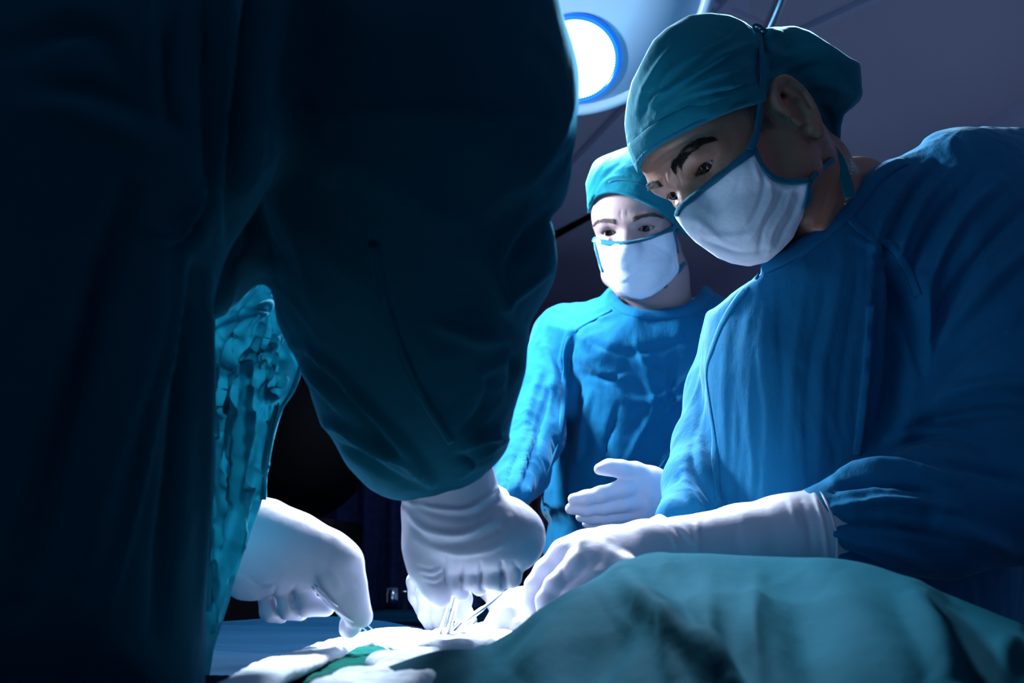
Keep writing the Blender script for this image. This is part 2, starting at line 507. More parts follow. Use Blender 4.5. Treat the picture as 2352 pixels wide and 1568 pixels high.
class Head:
    """x to the subject's left, y to the back, z up; origin between the eyes."""
    def __init__(s, pos, R, gaze, lid=.0042, wide=1.0, brow=.009, ear=1.0, earrot=0, jaw=1.0, jw=1.0):
        s.jaw = jaw; s.jw = jw
        s.p = np.array(pos); s.R = np.array(R); s.gaze = gaze; s.lid = lid; s.wide = wide; s.brow = brow; s.earS = ear; s.earrot = earrot

    def C(s, x, y, z):
        return s.p + s.R @ np.array([x, y, z])

    def build(s, v, ears=True):
        w_ = s.wide

        def ch(pts, k=.01, mode='add'):
            v.chain([(s.C(*q[:3]), q[3]) for q in pts], k, mode)

        def el(cn, r, k=.01, mode='add', R=None):
            v.ell(s.C(*cn), r, s.R if R is None else s.R @ R, k, mode)
        el((0, .088, .030), (.076 * w_, .097, .090), .01)
        el((0, .035, .030), (.062 * w_, .047, .062), .03)
        el((0, .048, -.040), (.056 * w_, .052, .070), .025)
        for x in (-1, 1):
            el((x * .040, .030, -.032), (.024, .026, .022), .018)             # cheekbone
            ch([(x * .060 * s.jw, .085, -.030, .018), (x * .055 * s.jw, .078, -.070 * s.jaw, .018), (x * .020, .016, -.096 * s.jaw, .016)], .02)   # jaw
            el((x * .032, -.014, -.003), (.020, .016, .0135), .010, 'sub')    # socket
            ch([(x * .050, .014, .010, .008), (x * .036, .000, .0165, s.brow), (x * .016, -.004, .014, s.brow), (0, -.0035, .012, .008)], .012)
        ch([(0, .010, -.097 * s.jaw, .018), (0, .012, -.085 * s.jaw, .02)], .02)
        ch([(0, -.004, .004, .0068), (0, -.012, -.014, .0075), (0, -.024, -.036, .0105), (0, -.024, -.042, .011)], .010)
        for x in (-1, 1):
            ch([(x * .012, -.012, -.042, .007), (x * .006, -.018, -.044, .006)], .007)
            ch([(x * .006, -.004, .002, .004), (x * .012, .002, -.012, .005)], .010)
            # lids
            e = np.array([x * .032, .0125, 0.])
            el(e, (.0140, .0140, .0138), .004)
            lid = s.lid

            def almond(X, Y, Z, e=e, x=x):
                q = [X - s.p[0], Y - s.p[1], Z - s.p[2]]
                h = [q[0] * s.R[0, i] + q[1] * s.R[1, i] + q[2] * s.R[2, i] for i in range(3)]
                a = (h[0] - e[0]) * x; zz = h[2] + .0015 - a * .06
                t = np.clip(1 - (a / .0140) ** 2, -1, 1)
                up = zz - lid * np.sign(t) * np.abs(t) ** .8
                dn = -zz - .0048 * np.sign(t) * np.abs(t) ** 1.1
                return np.maximum(np.maximum(up, dn), h[1] - .0125)
            ce = s.C(*e)
            v.op(almond, ce - .018, ce + .018, .0008, 'sub')
            ch([(x * .018, .001, .0115, .0028), (x * .032, -.004, .0125, .0032), (x * .046, .004, .008, .0028)], .006)   # upper lid fold
            ch([(x * .020, .0015, -.0115, .0022), (x * .033, -.0005, -.0135, .0024), (x * .044, .006, -.010, .0020)], .005)
        if ears:
            for x in (-1, 1): s.ear(v, x)

    def ear(s, v, x):
        S = s.earS; R0 = rotv((1, 0, 0), s.earrot)

        def q(u, w_, o):   # u back, w up, o out
            p = R0 @ np.array([0, u * S, w_ * S])
            return s.C(x * (.0745 * s.wide + .006 + o + u * .22), .090 + p[1] * .86, -.012 + p[2])
        v.chain([(q(.004, .010, -.006), .010 * S), (q(.010, -.010, -.006), .009 * S)], .012)
        path = [(-.008, .004), (-.009, .016), (-.002, .029), (.010, .034), (.021, .028), (.024, .012), (.021, -.004), (.014, -.018), (.006, -.028)]
        P = curve([(a, b) for a, b in path], 3)
        v.chain([(q(a, b, .006), .0034 * S) for a, b in P], .002)
        v.chain([(q(a * .8, b * .9, .000), .0040 * S) for a, b in P[3:]], .006)              # plate behind the helix
        v.chain([(q(.012, .020, .0035), .0034), (q(.014, .006, .0045), .0036), (q(.009, -.010, .004), .0036)], .004)   # antihelix
        v.chain([(q(.002, -.024, .002), .0058 * S), (q(.004, -.031, .003), .0060 * S)], .006)     # lobe
        v.chain([(q(-.006, -.010, .004), .0040), (q(-.007, -.004, .004), .0036)], .004)          # tragus
        v.chain([(q(.002, -.006, .009), .0072), (q(.005, .004, .009), .0075)], .003, 'sub')
        v.chain([(q(.004, .026, .009), .0030), (q(.015, .022, .009), .0034), (q(.019, .008, .009), .0030), (q(.015, -.008, .008), .0024)], .002, 'sub')

    def eye(s, x, parent, m):
        R = .0125; cen = s.C(x * .032, .0125, 0); g = np.array(s.gaze, float); g /= np.linalg.norm(g)
        n1, n2 = 48, 36; V = []; Q = []; ga = []
        t1 = np.cross(g, [0, 0, 1.]); t1 /= np.linalg.norm(t1); t2 = np.cross(t1, g)
        for i in range(n2 + 1):
            th = math.pi * i / n2 * (1 if i > 0 else 1)
            for j in range(n1):
                ph = 2 * math.pi * j / n1
                d = g * math.cos(th) + (t1 * math.cos(ph) + t2 * math.sin(ph)) * math.sin(th)
                V.append(cen + s.R @ (d * (R + .0006 * math.exp(-(th / .45) ** 2)))); ga.append(max(0, math.cos(th)))
        for i in range(n2):
            for j in range(n1): Q.append((i * n1 + j, (i + 1) * n1 + j, (i + 1) * n1 + (j + 1) % n1, i * n1 + (j + 1) % n1))
        o = mk('eye', np.array(V), np.array(Q), m, parent)
        a = o.data.attributes.new('gaze', 'FLOAT', 'POINT'); a.data.foreach_set('value', ga[:len(o.data.vertices)])
        return o

    def hairs(s, surf_t, pts, n, ln, wid, dirn, r, spread=.35, seed=1, scat=0):
        """Short hairs on the skin: pts in head space (x,y,z) spine; rooted on the skin by nearest point."""
        rr = random.Random(seed); P = curve(pts, 8); V = []; Q = []
        for i in range(n):
            t = rr.random() * (len(P) - 1); k = int(t); p = P[k] * (1 - t + k) + P[min(k + 1, len(P) - 1)] * (t - k)
            ww = wid * (1 - .6 * (t / len(P)) ** 2)
            p = p + np.array([0, rr.uniform(-1, 1) * scat, rr.uniform(-1, 1) * ww])
            loc, no, _, _ = surf_t.find_nearest(Vector(s.C(*p)))
            loc = np.array(loc); no = np.array(no)
            if callable(dirn): d = s.R @ np.array(dirn(t / len(P)))
            else: d = s.R @ np.array(dirn, float)
            d = d + np.array([rr.uniform(-1, 1) for _ in range(3)]) * spread
            d = d - no * (d @ no) * .85 + no * .25; d /= np.linalg.norm(d)
            l = ln * rr.uniform(.6, 1.1); sd = np.cross(d, no); sd /= np.linalg.norm(sd)
            a = loc - no * .0004; b = loc + d * l * .5 + no * .0006; e = loc + d * l
            o = len(V)
            V += [a + sd * r, a - sd * r, a + no * r, b + sd * r * .8, b - sd * r * .8, b + no * r * .8, e]
            Q += [(o, o + 1, o + 4, o + 3), (o + 1, o + 2, o + 5, o + 4), (o + 2, o, o + 3, o + 5), (o + 3, o + 4, o + 6), (o + 4, o + 5, o + 6), (o + 5, o + 3, o + 6)]
        return np.array(V), Q


def pxprism(v, poly, k=.003, step=2.0):
    """Keep only what lies inside the outline."""
    Mp = PolyMap(poly, step)
    X, Y, Z = v.full()
    for i in range(0, v.n[0], 16):
        x = X[i:i + 16]; U = 1176 + F * x / Y + 0 * Z; Vv = 784 - F * Z / Y + 0 * x
        f = -(Mp(U, Vv) * (Y / F)).astype(np.float32)
        v.a[i:i + 16] = smax(v.a[i:i + 16], f, k)


def hand(fingers, h=.0016, k=.006, lo=None, hi=None, extra=None, cuts=()):
    """fingers: list of (chain [(px,py,depth,r_px)], blend)."""
    pts = np.array([c(a, b, d) for ch, _ in fingers for a, b, d, r in ch]); m = .05
    v = Vol(pts.min(0) - m, pts.max(0) + m, h)
    for ch, kk in fingers:
        v.chain([(c(a, b, d), r * d / F) for a, b, d, r in ch], kk)
    for ch, kk in cuts:
        v.chain([(c(a, b, d), r * d / F) for a, b, d, r in ch], kk, 'sub')
    V, Q = v.mesh()
    return smooth(V, Q, 1), Q


print('lib', time.time() - T0)
# ------------------------------------------------------------------ room shell
def box(lo, hi):
    x0, y0, z0 = lo; x1, y1, z1 = hi
    V = np.array([(x0, y0, z0), (x1, y0, z0), (x1, y1, z0), (x0, y1, z0), (x0, y0, z1), (x1, y0, z1), (x1, y1, z1), (x0, y1, z1)], float)
    return V, [(0, 3, 2, 1), (4, 5, 6, 7), (0, 1, 5, 4), (1, 2, 6, 5), (2, 3, 7, 6), (3, 0, 4, 7)]


def slab(poly, z0, z1):
    n = len(poly); V = np.array([(x, y, z0) for x, y in poly] + [(x, y, z1) for x, y in poly], float)
    Q = [tuple(range(n))[::-1], tuple(range(n, 2 * n))] + [(i, (i + 1) % n, n + (i + 1) % n, n + i) for i in range(n)]
    return V, Q


def struct(name, VQ, m):
    o = mk(name, VQ[0], VQ[1], m, world=True, sm=False); o['kind'] = 'structure'; return o


XR = lambda y: 1.27 + (6.64 - y) * .283
YB, YF, XL, ZC = 7.2, -2.2, -3.2, 2.95
room = [(XL, YF), (XR(YF), YF), (XR(YB), YB), (XL, YB)]
struct('floor', slab([(XL - .1, YF - .1), (XR(YF) + .1, YF - .1), (XR(YB) + .1, YB + .1), (XL - .1, YB + .1)], -.1, 0), M['floor'])
struct('ceiling', slab([(XL - .1, YF - .1), (XR(YF) + .1, YF - .1), (XR(YB) + .1, YB + .1), (XL - .1, YB + .1)], ZC, ZC + .1), M['ceiling'])
struct('wall_right', slab([(XR(YF), YF - .1), (XR(YF) + .1, YF - .1), (XR(YB) + .1, YB + .1), (XR(YB), YB + .1)], 0, ZC), M['wall2'])
struct('wall_back', slab([(XL - .1, YB), (XR(YB) + .02, YB), (XR(YB) + .02, YB + .1), (XL - .1, YB + .1)], 0, ZC), M['wall'])
if 0: struct('wall_left', slab([(XL - .1, YF), (XL, YF), (XL, YB), (XL - .1, YB)], 0, ZC), M['wall'])
if 0: struct('wall_front', slab([(XL, YF - .1), (XR(YF), YF - .1), (XR(YF), YF), (XL, YF)], 0, ZC), M['wall'])
# ceiling: lighter lowered strip between two joints, a raised bead along one of them
d1 = np.array([.287, -.958]); a1 = np.array([.29, 4.41])
p0, p1 = a1 - d1 * 2.6, a1 + d1 * 1.5
struct('trim_1', slab([tuple(p0), tuple(p0 + (.035, .01)), tuple(p1 + (.035, .01)), tuple(p1)], ZC - .035, ZC), M['ceiling2'])
a2, b2 = np.array([.22, 5.54]), np.array([.57, 4.93]); d2 = (b2 - a2) / np.linalg.norm(b2 - a2)
q0, q1 = a2 - d2 * 1.4, a2 + d2 * 1.7
struct('ceiling_panel', slab([tuple(p0 + (.06, .02)), tuple(p1 + (.06, .02)), tuple(q1), tuple(q0)], ZC - .003, ZC), M['ceiling2'])
# recessed light panel (switched off): four frame bars and a diffuser
e1, e2 = np.array([-.77, -.64]), np.array([.64, -.77]); P0 = np.array([.98, 3.32])
for k, (a, u, v_) in enumerate([(P0, e1, e2), (P0, e2, e1), (P0 + e1 * .6, e2, -e1), (P0 + e2 * .6, e1, -e2)]):
    b = a + u * .6
    struct('trim_%d' % (k + 2), slab([tuple(a), tuple(b), tuple(b + v_ * .03), tuple(a + v_ * .03)][::(1 if k % 2 else -1)], ZC - .02, ZC), M['ceiling2'])

# ------------------------------------------------------------------ operating table and drapes
table = thing('operating_table', 'operating table under the blue and green surgical drapes', 'table', (.1, .72, 0))
AX = np.array([-.7071, .7071]); AV = np.array([.7071, .7071]); TC = np.array([.10, .72])     # table axis, across, centre
RT = rotv((0, 0, 1), math.radians(135))


def tbox(u0, v0, z0, u1, v1, z1):
    V, Q = box((u0, v0, z0), (u1, v1, z1))
    xy = TC + V[:, :1] * AX + V[:, 1:2] * AV
    return np.column_stack([xy, V[:, 2]]), [q[::-1] for q in Q]


mk('base', *tbox(-.35, -.15, 0, .35, .2, .12), M['metal'], table, sm=False, world=True)
mk('column', *tbox(-.15, -.11, .12, .15, .11, .80), M['metal'], table, sm=False, world=True)
mk('table_top', *tbox(-.73, -.16, .80, .80, .28, .86), M['black'], table, sm=False, world=True)
mk('mattress', *tbox(-.73, -.16, .86, .80, .28, .94), M['black'], table, sm=False, world=True)

# patient's teal drape: a height field over the raised body, ridge near the camera
RP = [(300, 1760, .50), (600, 1625, .58), (780, 1568, .62), (880, 1538, .64), (1000, 1500, .67), (1100, 1490, .69), (1170, 1455, .70), (1240, 1400, .71), (1370, 1330, .73),
      (1440, 1285, .745), (1500, 1265, .75), (1560, 1270, .755), (1700, 1278, .76), (1900, 1285, .77), (2000, 1300, .765), (2100, 1338, .76), (2220, 1385, .75), (2352, 1448, .73), (2600, 1580, .70), (3000, 1800, .66)]
RW = np.array([wpt(*p) for p in RP])
rx = curve(RW, 6); rx = rx[np.argsort(rx[:, 0])]
nx, ny = 420, 300
gx = np.linspace(-.165, .84, nx); gy = np.linspace(.10, .95, ny)
X, Y = np.meshgrid(gx, gy, indexing='ij')
yr = np.interp(X, rx[:, 0], rx[:, 1]); zr = np.interp(X, rx[:, 0], rx[:, 2])
t = yr - Y
near = .055 * np.clip(t, 0, None) + .42 * np.clip(t, 0, None) ** 1.9 + .03 * (1 - np.exp(-(np.clip(t, 0, None) / .05) ** 2)) * .3
far = (zr - 1.035) * (1 - np.exp(-(np.clip(-t, 0, None) / .06) ** 2))
Z = np.where(t > 0, zr - near, zr - np.maximum(far, 0))
Z = np.where(t > 0, Z, np.maximum(Z, .965))
vv = (X - TC[0]) * AV[0] + (Y - TC[1]) * AV[1]
sst = lambda q: np.clip(q, 0, 1) ** 2 * (3 - 2 * np.clip(q, 0, 1))
Z = Z - .45 * sst((-.27 - vv) / .10) - .45 * sst((vv - .30) / .10)
V = np.stack([X.ravel(), Y.ravel(), Z.ravel()], 1)
i = np.arange(nx - 1)[:, None] * ny + np.arange(ny - 1)[None, :]
Q = np.stack([i, i + ny, i + ny + 1, i + 1], -1).reshape(-1, 4)
keep = ((t > -.004) | (Z > 1.028)).ravel(); Q = Q[keep[Q].all(1)]
V = toC(V)
V = folds(V, Q, [
    ([(1425, 1310), (1500, 1400), (1600, 1500), (1720, 1620)], 34, 13.5), ([(1500, 1290), (1600, 1390), (1720, 1500), (1800, 1620)], 45, -13.5),
    ([(1620, 1350), (1640, 1470), (1680, 1600)], 28, 10.5), ([(1380, 1380), (1290, 1450), (1180, 1560)], 50, 12.0), ([(1440, 1420), (1380, 1500), (1330, 1600)], 45, -12.0),
    ([(1900, 1330), (2000, 1450), (2120, 1600)], 60, 9.0), ([(2100, 1350), (2130, 1450), (2200, 1600)], 36, 15.0), ([(2180, 1390), (2230, 1480), (2290, 1600)], 40, -12.0),
    ([(1800, 1320), (1850, 1450), (1880, 1600)], 60, -9.0), ([(1260, 1420), (1100, 1520), (960, 1600)], 40, -6.0), ([(2330, 1450), (2300, 1520), (2290, 1600)], 30, 9.0),
    ([(1740, 1330), (1730, 1450), (1760, 1580)], 22, 6.0), ([(1560, 1420), (1540, 1500), (1560, 1580)], 22, 6.0), ([(1100, 1510), (1040, 1545), (990, 1600)], 26, 6.0)])
V = rumple(V, Q, .0022, 9, (1, 1, .6), 3)
hill = mk('surgical_drape', V, Q, M['drape'], flip=False)
sol = hill.modifiers.new('Solidify', 'SOLIDIFY'); sol.thickness = .002; sol.offset = -1
tag(hill, 'teal surgical drape humped over the patient in the near right foreground', 'drape')

# flat navy drape over the rest of the table
nx, ny = 340, 150
U_, V_ = np.meshgrid(np.linspace(-.85, .98, nx), np.linspace(-.27, .42, ny), indexing='ij')
X = TC[0] + U_ * AX[0] + V_ * AV[0]; Y = TC[1] + U_ * AX[1] + V_ * AV[1]
Pn = np.stack([X.ravel() * 5 + Y.ravel() * 3, Y.ravel() * 20, 0 * X.ravel()], 1)
Z = 1.027 + (.010 * noise(Pn, 4) + .007 * (1 - abs(noise(Pn * (.8, 1.7, 1) + 9, 6)))).reshape(X.shape)
Z = Z - .5 * (sst((-.20 - V_) / .07) + sst((V_ - .33) / .09) + sst((U_ - .92) / .06) + sst((-.80 - U_) / .05))
i = np.arange(nx - 1)[:, None] * ny + np.arange(ny - 1)[None, :]
Q = np.stack([i, i + 1, i + ny + 1, i + ny], -1).reshape(-1, 4)
nd = mk('table_drape', np.stack([X.ravel(), Y.ravel(), Z.ravel()], 1), Q, M['navy'], world=True)
sol = nd.modifiers.new('Solidify', 'SOLIDIFY'); sol.thickness = .002; sol.offset = -1
tag(nd, 'dark blue drape creased flat over the operating table behind the hands', 'drape')


def pad(name, px, z0, th, m, round_=.012, h=.0022, rum=.0012, seed=1, dz=None):
    P = np.array([on_plane_z(a, b, z0) for a, b in curve(list(px) + [px[0]], 4)[:-1]])
    Mp = PolyMap(P[:, :2] * 1000, 1.5)
    Mp_m = 40
    lo = np.array([P[:, 0].min() - .01, P[:, 1].min() - .01, z0 - th - .012]); hi = np.array([P[:, 0].max() + .01, P[:, 1].max() + .01, z0 + th + .05])
    v = Vol(lo, hi, h)

    def fn(X, Y, Z):
        D = Mp(X * 1000 + 0 * Y, Y * 1000 + 0 * X) / 1000
        b = np.maximum(1 - D / round_, 0); zz = z0 + (dz(X, Y) if dz else 0)
        return (np.sqrt(((Z - zz) / th) ** 2 + b * b) - 1) * min(th, round_)
    v.op(fn, lo, hi, 0)
    V, Q = v.mesh(); V = smooth(V, Q, 2); V = rumple(V, Q, rum, 40, o1, seed); V = rumple(V, Q, rum * .5, 120, o1, seed + 3)
    return mk(name, V, Q, m, world=True)


ns = lambda s, a, f: (lambda X, Y: .4 * a * np.sin(X * f + s) * np.cos(Y * f * 1.3 + 2 * s))
o = pad('gauze_strip', [(440, 1620), (560, 1545), (700, 1497), (850, 1456), (930, 1449), (985, 1455), (1010, 1470), (985, 1490), (945, 1500), (880, 1488), (850, 1478), (785, 1503), (670, 1554), (560, 1620)], 1.050, .0050, M['towel'], dz=ns(1, .002, 30), seed=2, round_=.008)
tag(o, 'folded white gauze strip running from lower left towards the forceps tips', 'gauze')
o = pad('gauze_strip', [(985, 1468), (1040, 1460), (1110, 1448), (1180, 1452), (1180, 1490), (1100, 1498), (1000, 1506), (950, 1504), (955, 1488)], 1.054, .009, M['towel'], dz=ns(3, .002, 50), seed=5, rum=.002)
tag(o, 'bunched white gauze under the needle holder and scissors tips', 'gauze')
o = pad('gauze_strip', [(660, 1630), (720, 1584), (780, 1562), (850, 1549), (862, 1536), (842, 1520), (870, 1509), (905, 1513), (925, 1506), (960, 1497), (1010, 1500), (1010, 1560), (860, 1620)], 1.052, .006, M['towel'], dz=ns(2, .003, 60), seed=7, rum=.002, round_=.006)
tag(o, 'crumpled white gauze edging the green cloth at the bottom of the wound area', 'gauze')
o = pad('green_towel', [(690, 1580), (760, 1530), (850, 1476), (900, 1488), (960, 1490), (1010, 1500), (900, 1580)], 1.044, .0045, M['green'], dz=ns(2, .003, 50), seed=9, rum=.002)
tag(o, 'small green towel between the white gauze strips', 'towel')


# ------------------------------------------------------------------ gloved hands
def mkglove(name, parent, VQ, label=None, m='glove', spec=(), rum=.0004):
    V, Q = VQ
    if spec: V = folds(V, Q, spec)
    V = rumple(V, Q, rum, 45, o1, 11)
    o = mk('glove', V, Q, M[m], parent)
    if label: o['label'] = label
    return o, (V, Q)


def legs(parent, x, y, yaw, top=.95, sep=.16, m='gown'):
    R = rotv((0, 0, 1), yaw)
    for s in (-1, 1):
        a = np.array([x, y, 0]) + R @ np.array([s * sep * .5, 0, 0])
        P = np.array([a + (0, 0, z) for z in (top, top * .75, .42, .25, .1)]); V, Q = sweep(P, [.095, .085, .075, .07, .075], 20)
        mk('trouser_leg', V, Q, M[m], parent, world=True)
        v = Vol(a + R @ np.array([0, -.05, .05]) - .2, a + R @ np.array([0, -.05, .05]) + .2, .006)
        v.chain([(a + R @ np.array([0, .03, .045]), .040), (a + R @ np.array([0, -.06, .042]), .042), (a + R @ np.array([0, -.14, .034]), .036)], .02)
        V, Q = v.mesh(); V[:, 2] = np.maximum(V[:, 2], .002)
        mk('shoe', V, Q, M['shoe'], parent, world=True)


# ================================================================== the older surgeon on the right
S3 = thing('person', 'surgeon nearest the right edge bowing over the table, teal cap and white mask, brown skin', 'person', (.45, 1.22, 0), 'surgeons around the operating table')
H3 = Head((0.181, 1.033, 0.1654), [[0.3473, 0.7203, -0.6004], [-0.8894, 0.456, 0.0326], [0.2972, 0.5227, 0.799]], gaze=(.12, -1, -.30), lid=.0045, ear=1.02, earrot=.22, brow=.0085, jaw=.86)
lo = np.minimum(H3.C(0, .08, 0) - .15, c(1990, 600, 1.2)); hi = H3.C(0, .08, 0) + .15; hi[0] = c(2080, 500, 1.16)[0]; hi[1] = 1.23
lo[0] = H3.C(0, .08, 0)[0] - .135; lo[2] = c(1900, 640, 1.1)[2]
v = Vol(lo, hi, .0015); H3.build(v)
v.chain([(H3.C(0, .105, -.03), .052), (c(1838, 410, 1.10), .050), (c(1880, 500, 1.125), .052), (c(1920, 600, 1.15), .06)], .03)
v.chain([(H3.C(.055, .115, -.04), .020), (c(1900, 400, 1.065), .014), (c(1885, 520, 1.062), .011)], .015)
v.chain([(c(1970, 440, 1.15), .040), (c(2020, 480, 1.17), .05)], .03)
V, Q = v.mesh(); V = smooth(V, Q, 1)
V = folds(V, Q, [
    ([(1535, 396), (1538, 412), (1546, 428)], 5, 1.6), ([(1546, 392), (1551, 408), (1558, 424)], 4, -1.4), ([(1526, 402), (1528, 416), (1534, 430)], 4, -1.2), ([(1556, 386), (1562, 402), (1566, 416)], 5, 1.2),
    ([(1490, 385), (1525, 352), (1580, 322), (1640, 296)], 5, -.7), ([(1500, 400), (1540, 366), (1590, 340)], 5, .6), ([(1480, 372), (1520, 340), (1600, 300)], 5, .6),
    ([(1640, 372), (1660, 362), (1680, 350)], 3, -.8), ([(1643, 380), (1664, 376)], 3, -.7), ([(1636, 362), (1655, 345)], 3, -.7),
    ([(1592, 398), (1612, 396), (1632, 384)], 3, -.9), ([(1585, 408), (1612, 408), (1640, 392)], 4, -.8),
    ([(1900, 440), (1890, 480), (1870, 530)], 7, -1.5), ([(1925, 440), (1912, 480), (1890, 530)], 6, 1.2)])
body3 = (V, Q); mk('body', V, Q, M['skin_dark'], S3)
bt = BVHTree.FromPolygons(V.tolist(), Q.tolist())
H3.eye(1, S3, M['eye_dark']); H3.eye(-1, S3, M['eye_dark'])


def brow(H, bt, parent, m, x, n=420, seed=1, z0=0, arch=1.0, th=.0042):
    P = [(x * .013, -.012, .0145 + z0), (x * .022, -.012, .0175 + z0), (x * .034, -.008, .0205 * arch + z0), (x * .046, .002, .020 * arch + z0), (x * .054, .010, .0155 + z0)]
    V, Q = H.hairs(bt, P, int(n * 2.2), .0072, th, lambda t: (x * (.7 + .8 * t), 0, .7 - 1.3 * t), .00020, .30, seed)
    o = mk('eyebrow', V, Q, m, parent); o['kind'] = 'stuff'
    P = [(x * .019, .000, .0010 - H.lid * .0), (x * .026, -.001, H.lid * .8), (x * .032, -.001, H.lid), (x * .039, .0005, H.lid * .8), (x * .045, .004, .001)]
    V, Q = H.hairs(bt, P, 60, .0065, .0006, lambda t: (x * (t - .3) * .9, -1, -.35), .00018, .15, seed + 3)
    o = mk('eyelashes', V, Q, M['hair'], parent); o['kind'] = 'stuff'


for x in (-1, 1): brow(H3, bt, S3, M['hair'], x, 480 if x > 0 else 260, 3 + x, 0, 1.0, .0042 if x > 0 else .003)
V, Q = H3.hairs(bt, [(.066, .050, .040), (.070, .056, .025), (.073, .060, .010), (.072, .064, -.006)], 420, .007, .008, (-.1, -.2, -1), .00022, .6, 9, .008)
o = mk('sideburn', V, Q, M['hair_grey'], S3); o['kind'] = 'stuff'

# cap
CAP3 = [(1581, 37), (1631, 30), (1676, 36), (1711, 52), (1736, 72), (1760, 66), (1790, 61), (1825, 61), (1860, 72), (1895, 95), (1950, 132), (1974, 144), (1978, 180), (1981, 214), (1975, 230), (1959, 246), (1938, 262), (1931, 290), (1930, 323), (1924, 346), (1905, 336), (1880, 320), (1862, 290), (1850, 262), (1845, 230), (1832, 205), (1800, 205), (1755, 221), (1711, 243), (1661, 263), (1586, 298), (1522, 330), (1482, 362), (1470, 382), (1466, 398), (1454, 376), (1442, 338), (1435, 293), (1437, 249), (1452, 189), (1477, 139), (1502, 92), (1531, 65)]
v = Vol(H3.C(0, .09, .05) - (.17, .15, .15), H3.C(0, .09, .05) + (.22, .17, .15), .002)
H3.build(v, False); v.a -= .005; v.ell(H3.C(0, .088, .034), (.084, .106, .098), H3.R, .01)
v.ell(H3.C(0, .040, .034), (.070, .060, .070), H3.R, .02)
v.ell(c(1585, 190, 1.03), (.066, .075, .064), None, .02)
v.ell(c(1650, 130, 1.06), (.070, .075, .052), None, .02)
v.ell(c(1840, 165, 1.085), (.060, .075, .050), None, .012)
v.ell(c(1905, 190, 1.11), (.042, .065, .042), None, .02)
v.chain([(c(1890, 240, 1.10), .026), (c(1905, 320, 1.10), .016)], .02)
pxprism(v, CAP3, .004)
v.chain([(c(1741, 60, 1.0), .010), (c(1745, 110, 1.0), .005)], .012, 'sub')
V, Q = v.mesh(); V = smooth(V, Q, 3)
V = folds(V, Q, [
    ([(1500, 200), (1560, 150), (1640, 105), (1690, 70)], 10, 4.2), ([(1490, 235), (1560, 190), (1640, 140), (1725, 100)], 9, 4.76), ([(1510, 215), (1570, 170), (1640, 125)], 8, -3.36),
    ([(1480, 300), (1530, 250), (1600, 215), (1680, 195), (1735, 190)], 8, 3.36), ([(1500, 275), (1570, 232), (1650, 212), (1735, 208)], 8, -3.36), ([(1530, 240), (1600, 190), (1680, 160), (1730, 150)], 7, 2.52),
    ([(1460, 260), (1480, 200), (1520, 140), (1560, 90)], 7, 2.8), ([(1475, 270), (1497, 215), (1530, 160)], 7, -2.52), ([(1600, 260), (1660, 235), (1735, 222)], 6, -2.1),
    ([(1760, 105), (1800, 130), (1870, 120), (1920, 130)], 12, 4.2), ([(1760, 150), (1820, 165), (1880, 150), (1940, 170)], 12, -4.2), ([(1760, 185), (1830, 150), (1880, 135)], 8, 2.8),
    ([(1755, 90), (1775, 78), (1800, 76)], 7, 3.5), ([(1758, 120), (1775, 150), (1768, 195)], 7, -2.8), ([(1850, 200), (1900, 195), (1960, 225)], 12, 4.2), ([(1860, 235), (1900, 260), (1915, 320)], 10, -4.2),
    ([(1690, 60), (1660, 90), (1600, 120)], 7, -2.8), ([(1700, 120), (1650, 150), (1580, 190)], 6, -2.24)])
V = rumple(V, Q, .0009, 26, (1, 1, 2.0), 21)
cap3 = (V, Q); oc = mk('surgical_cap', V, Q, M['cap'], S3)
sc3 = Surf(cap3, body3)
V, Q = ribbon(Surf(cap3), [(1452, 352), (1475, 335), (1520, 300), (1590, 265), (1660, 236), (1712, 222), (1752, 208)], .021, .0022, .0006, n=12)
band = mk('headband', V, Q, M['cap'], oc)
V, Q = ribbon(Surf(cap3), [(1462, 378), (1480, 352), (1522, 322), (1586, 290), (1661, 256), (1711, 236), (1750, 217)], .0045, .0012, .0012)
mk('hem', V, Q, M['trim'], oc)

# mask
MASK3 = [(1553, 480), (1611, 435), (1661, 398), (1718, 348), (1731, 338), (1741, 366), (1761, 396), (1785, 411), (1815, 416), (1861, 413), (1855, 448), (1843, 498), (1820, 547), (1790, 578), (1761, 601), (1721, 611), (1682, 605), (1650, 592), (1623, 573), (1596, 554), (1570, 526), (1552, 500)]
cm = H3.C(0, .03, -.06)
v = Vol(cm - .13, cm + .13, .0018)
H3.build(v, False); v.a -= .005; v.ell(H3.C(0, .046, -.055), (.064, .064, .070), H3.R, .01)
v.ell(H3.C(0, .010, -.075), (.046, .040, .050), H3.R, .03)
v.chain([(H3.C(0, -.004, -.002), .012), (H3.C(0, -.027, -.040), .014), (H3.C(0, -.020, -.070), .014)], .02)
v.chain([(H3.C(.060, .080, -.04), .022), (H3.C(.055, .080, -.085), .020), (H3.C(.02, .02, -.115), .021)], .025)
v.chain([(H3.C(-.060, .080, -.04), .022), (H3.C(-.055, .080, -.085), .020), (H3.C(-.02, .02, -.115), .021)], .025)
pxprism(v, MASK3, .004)
V, Q = v.mesh(); V = smooth(V, Q, 2)
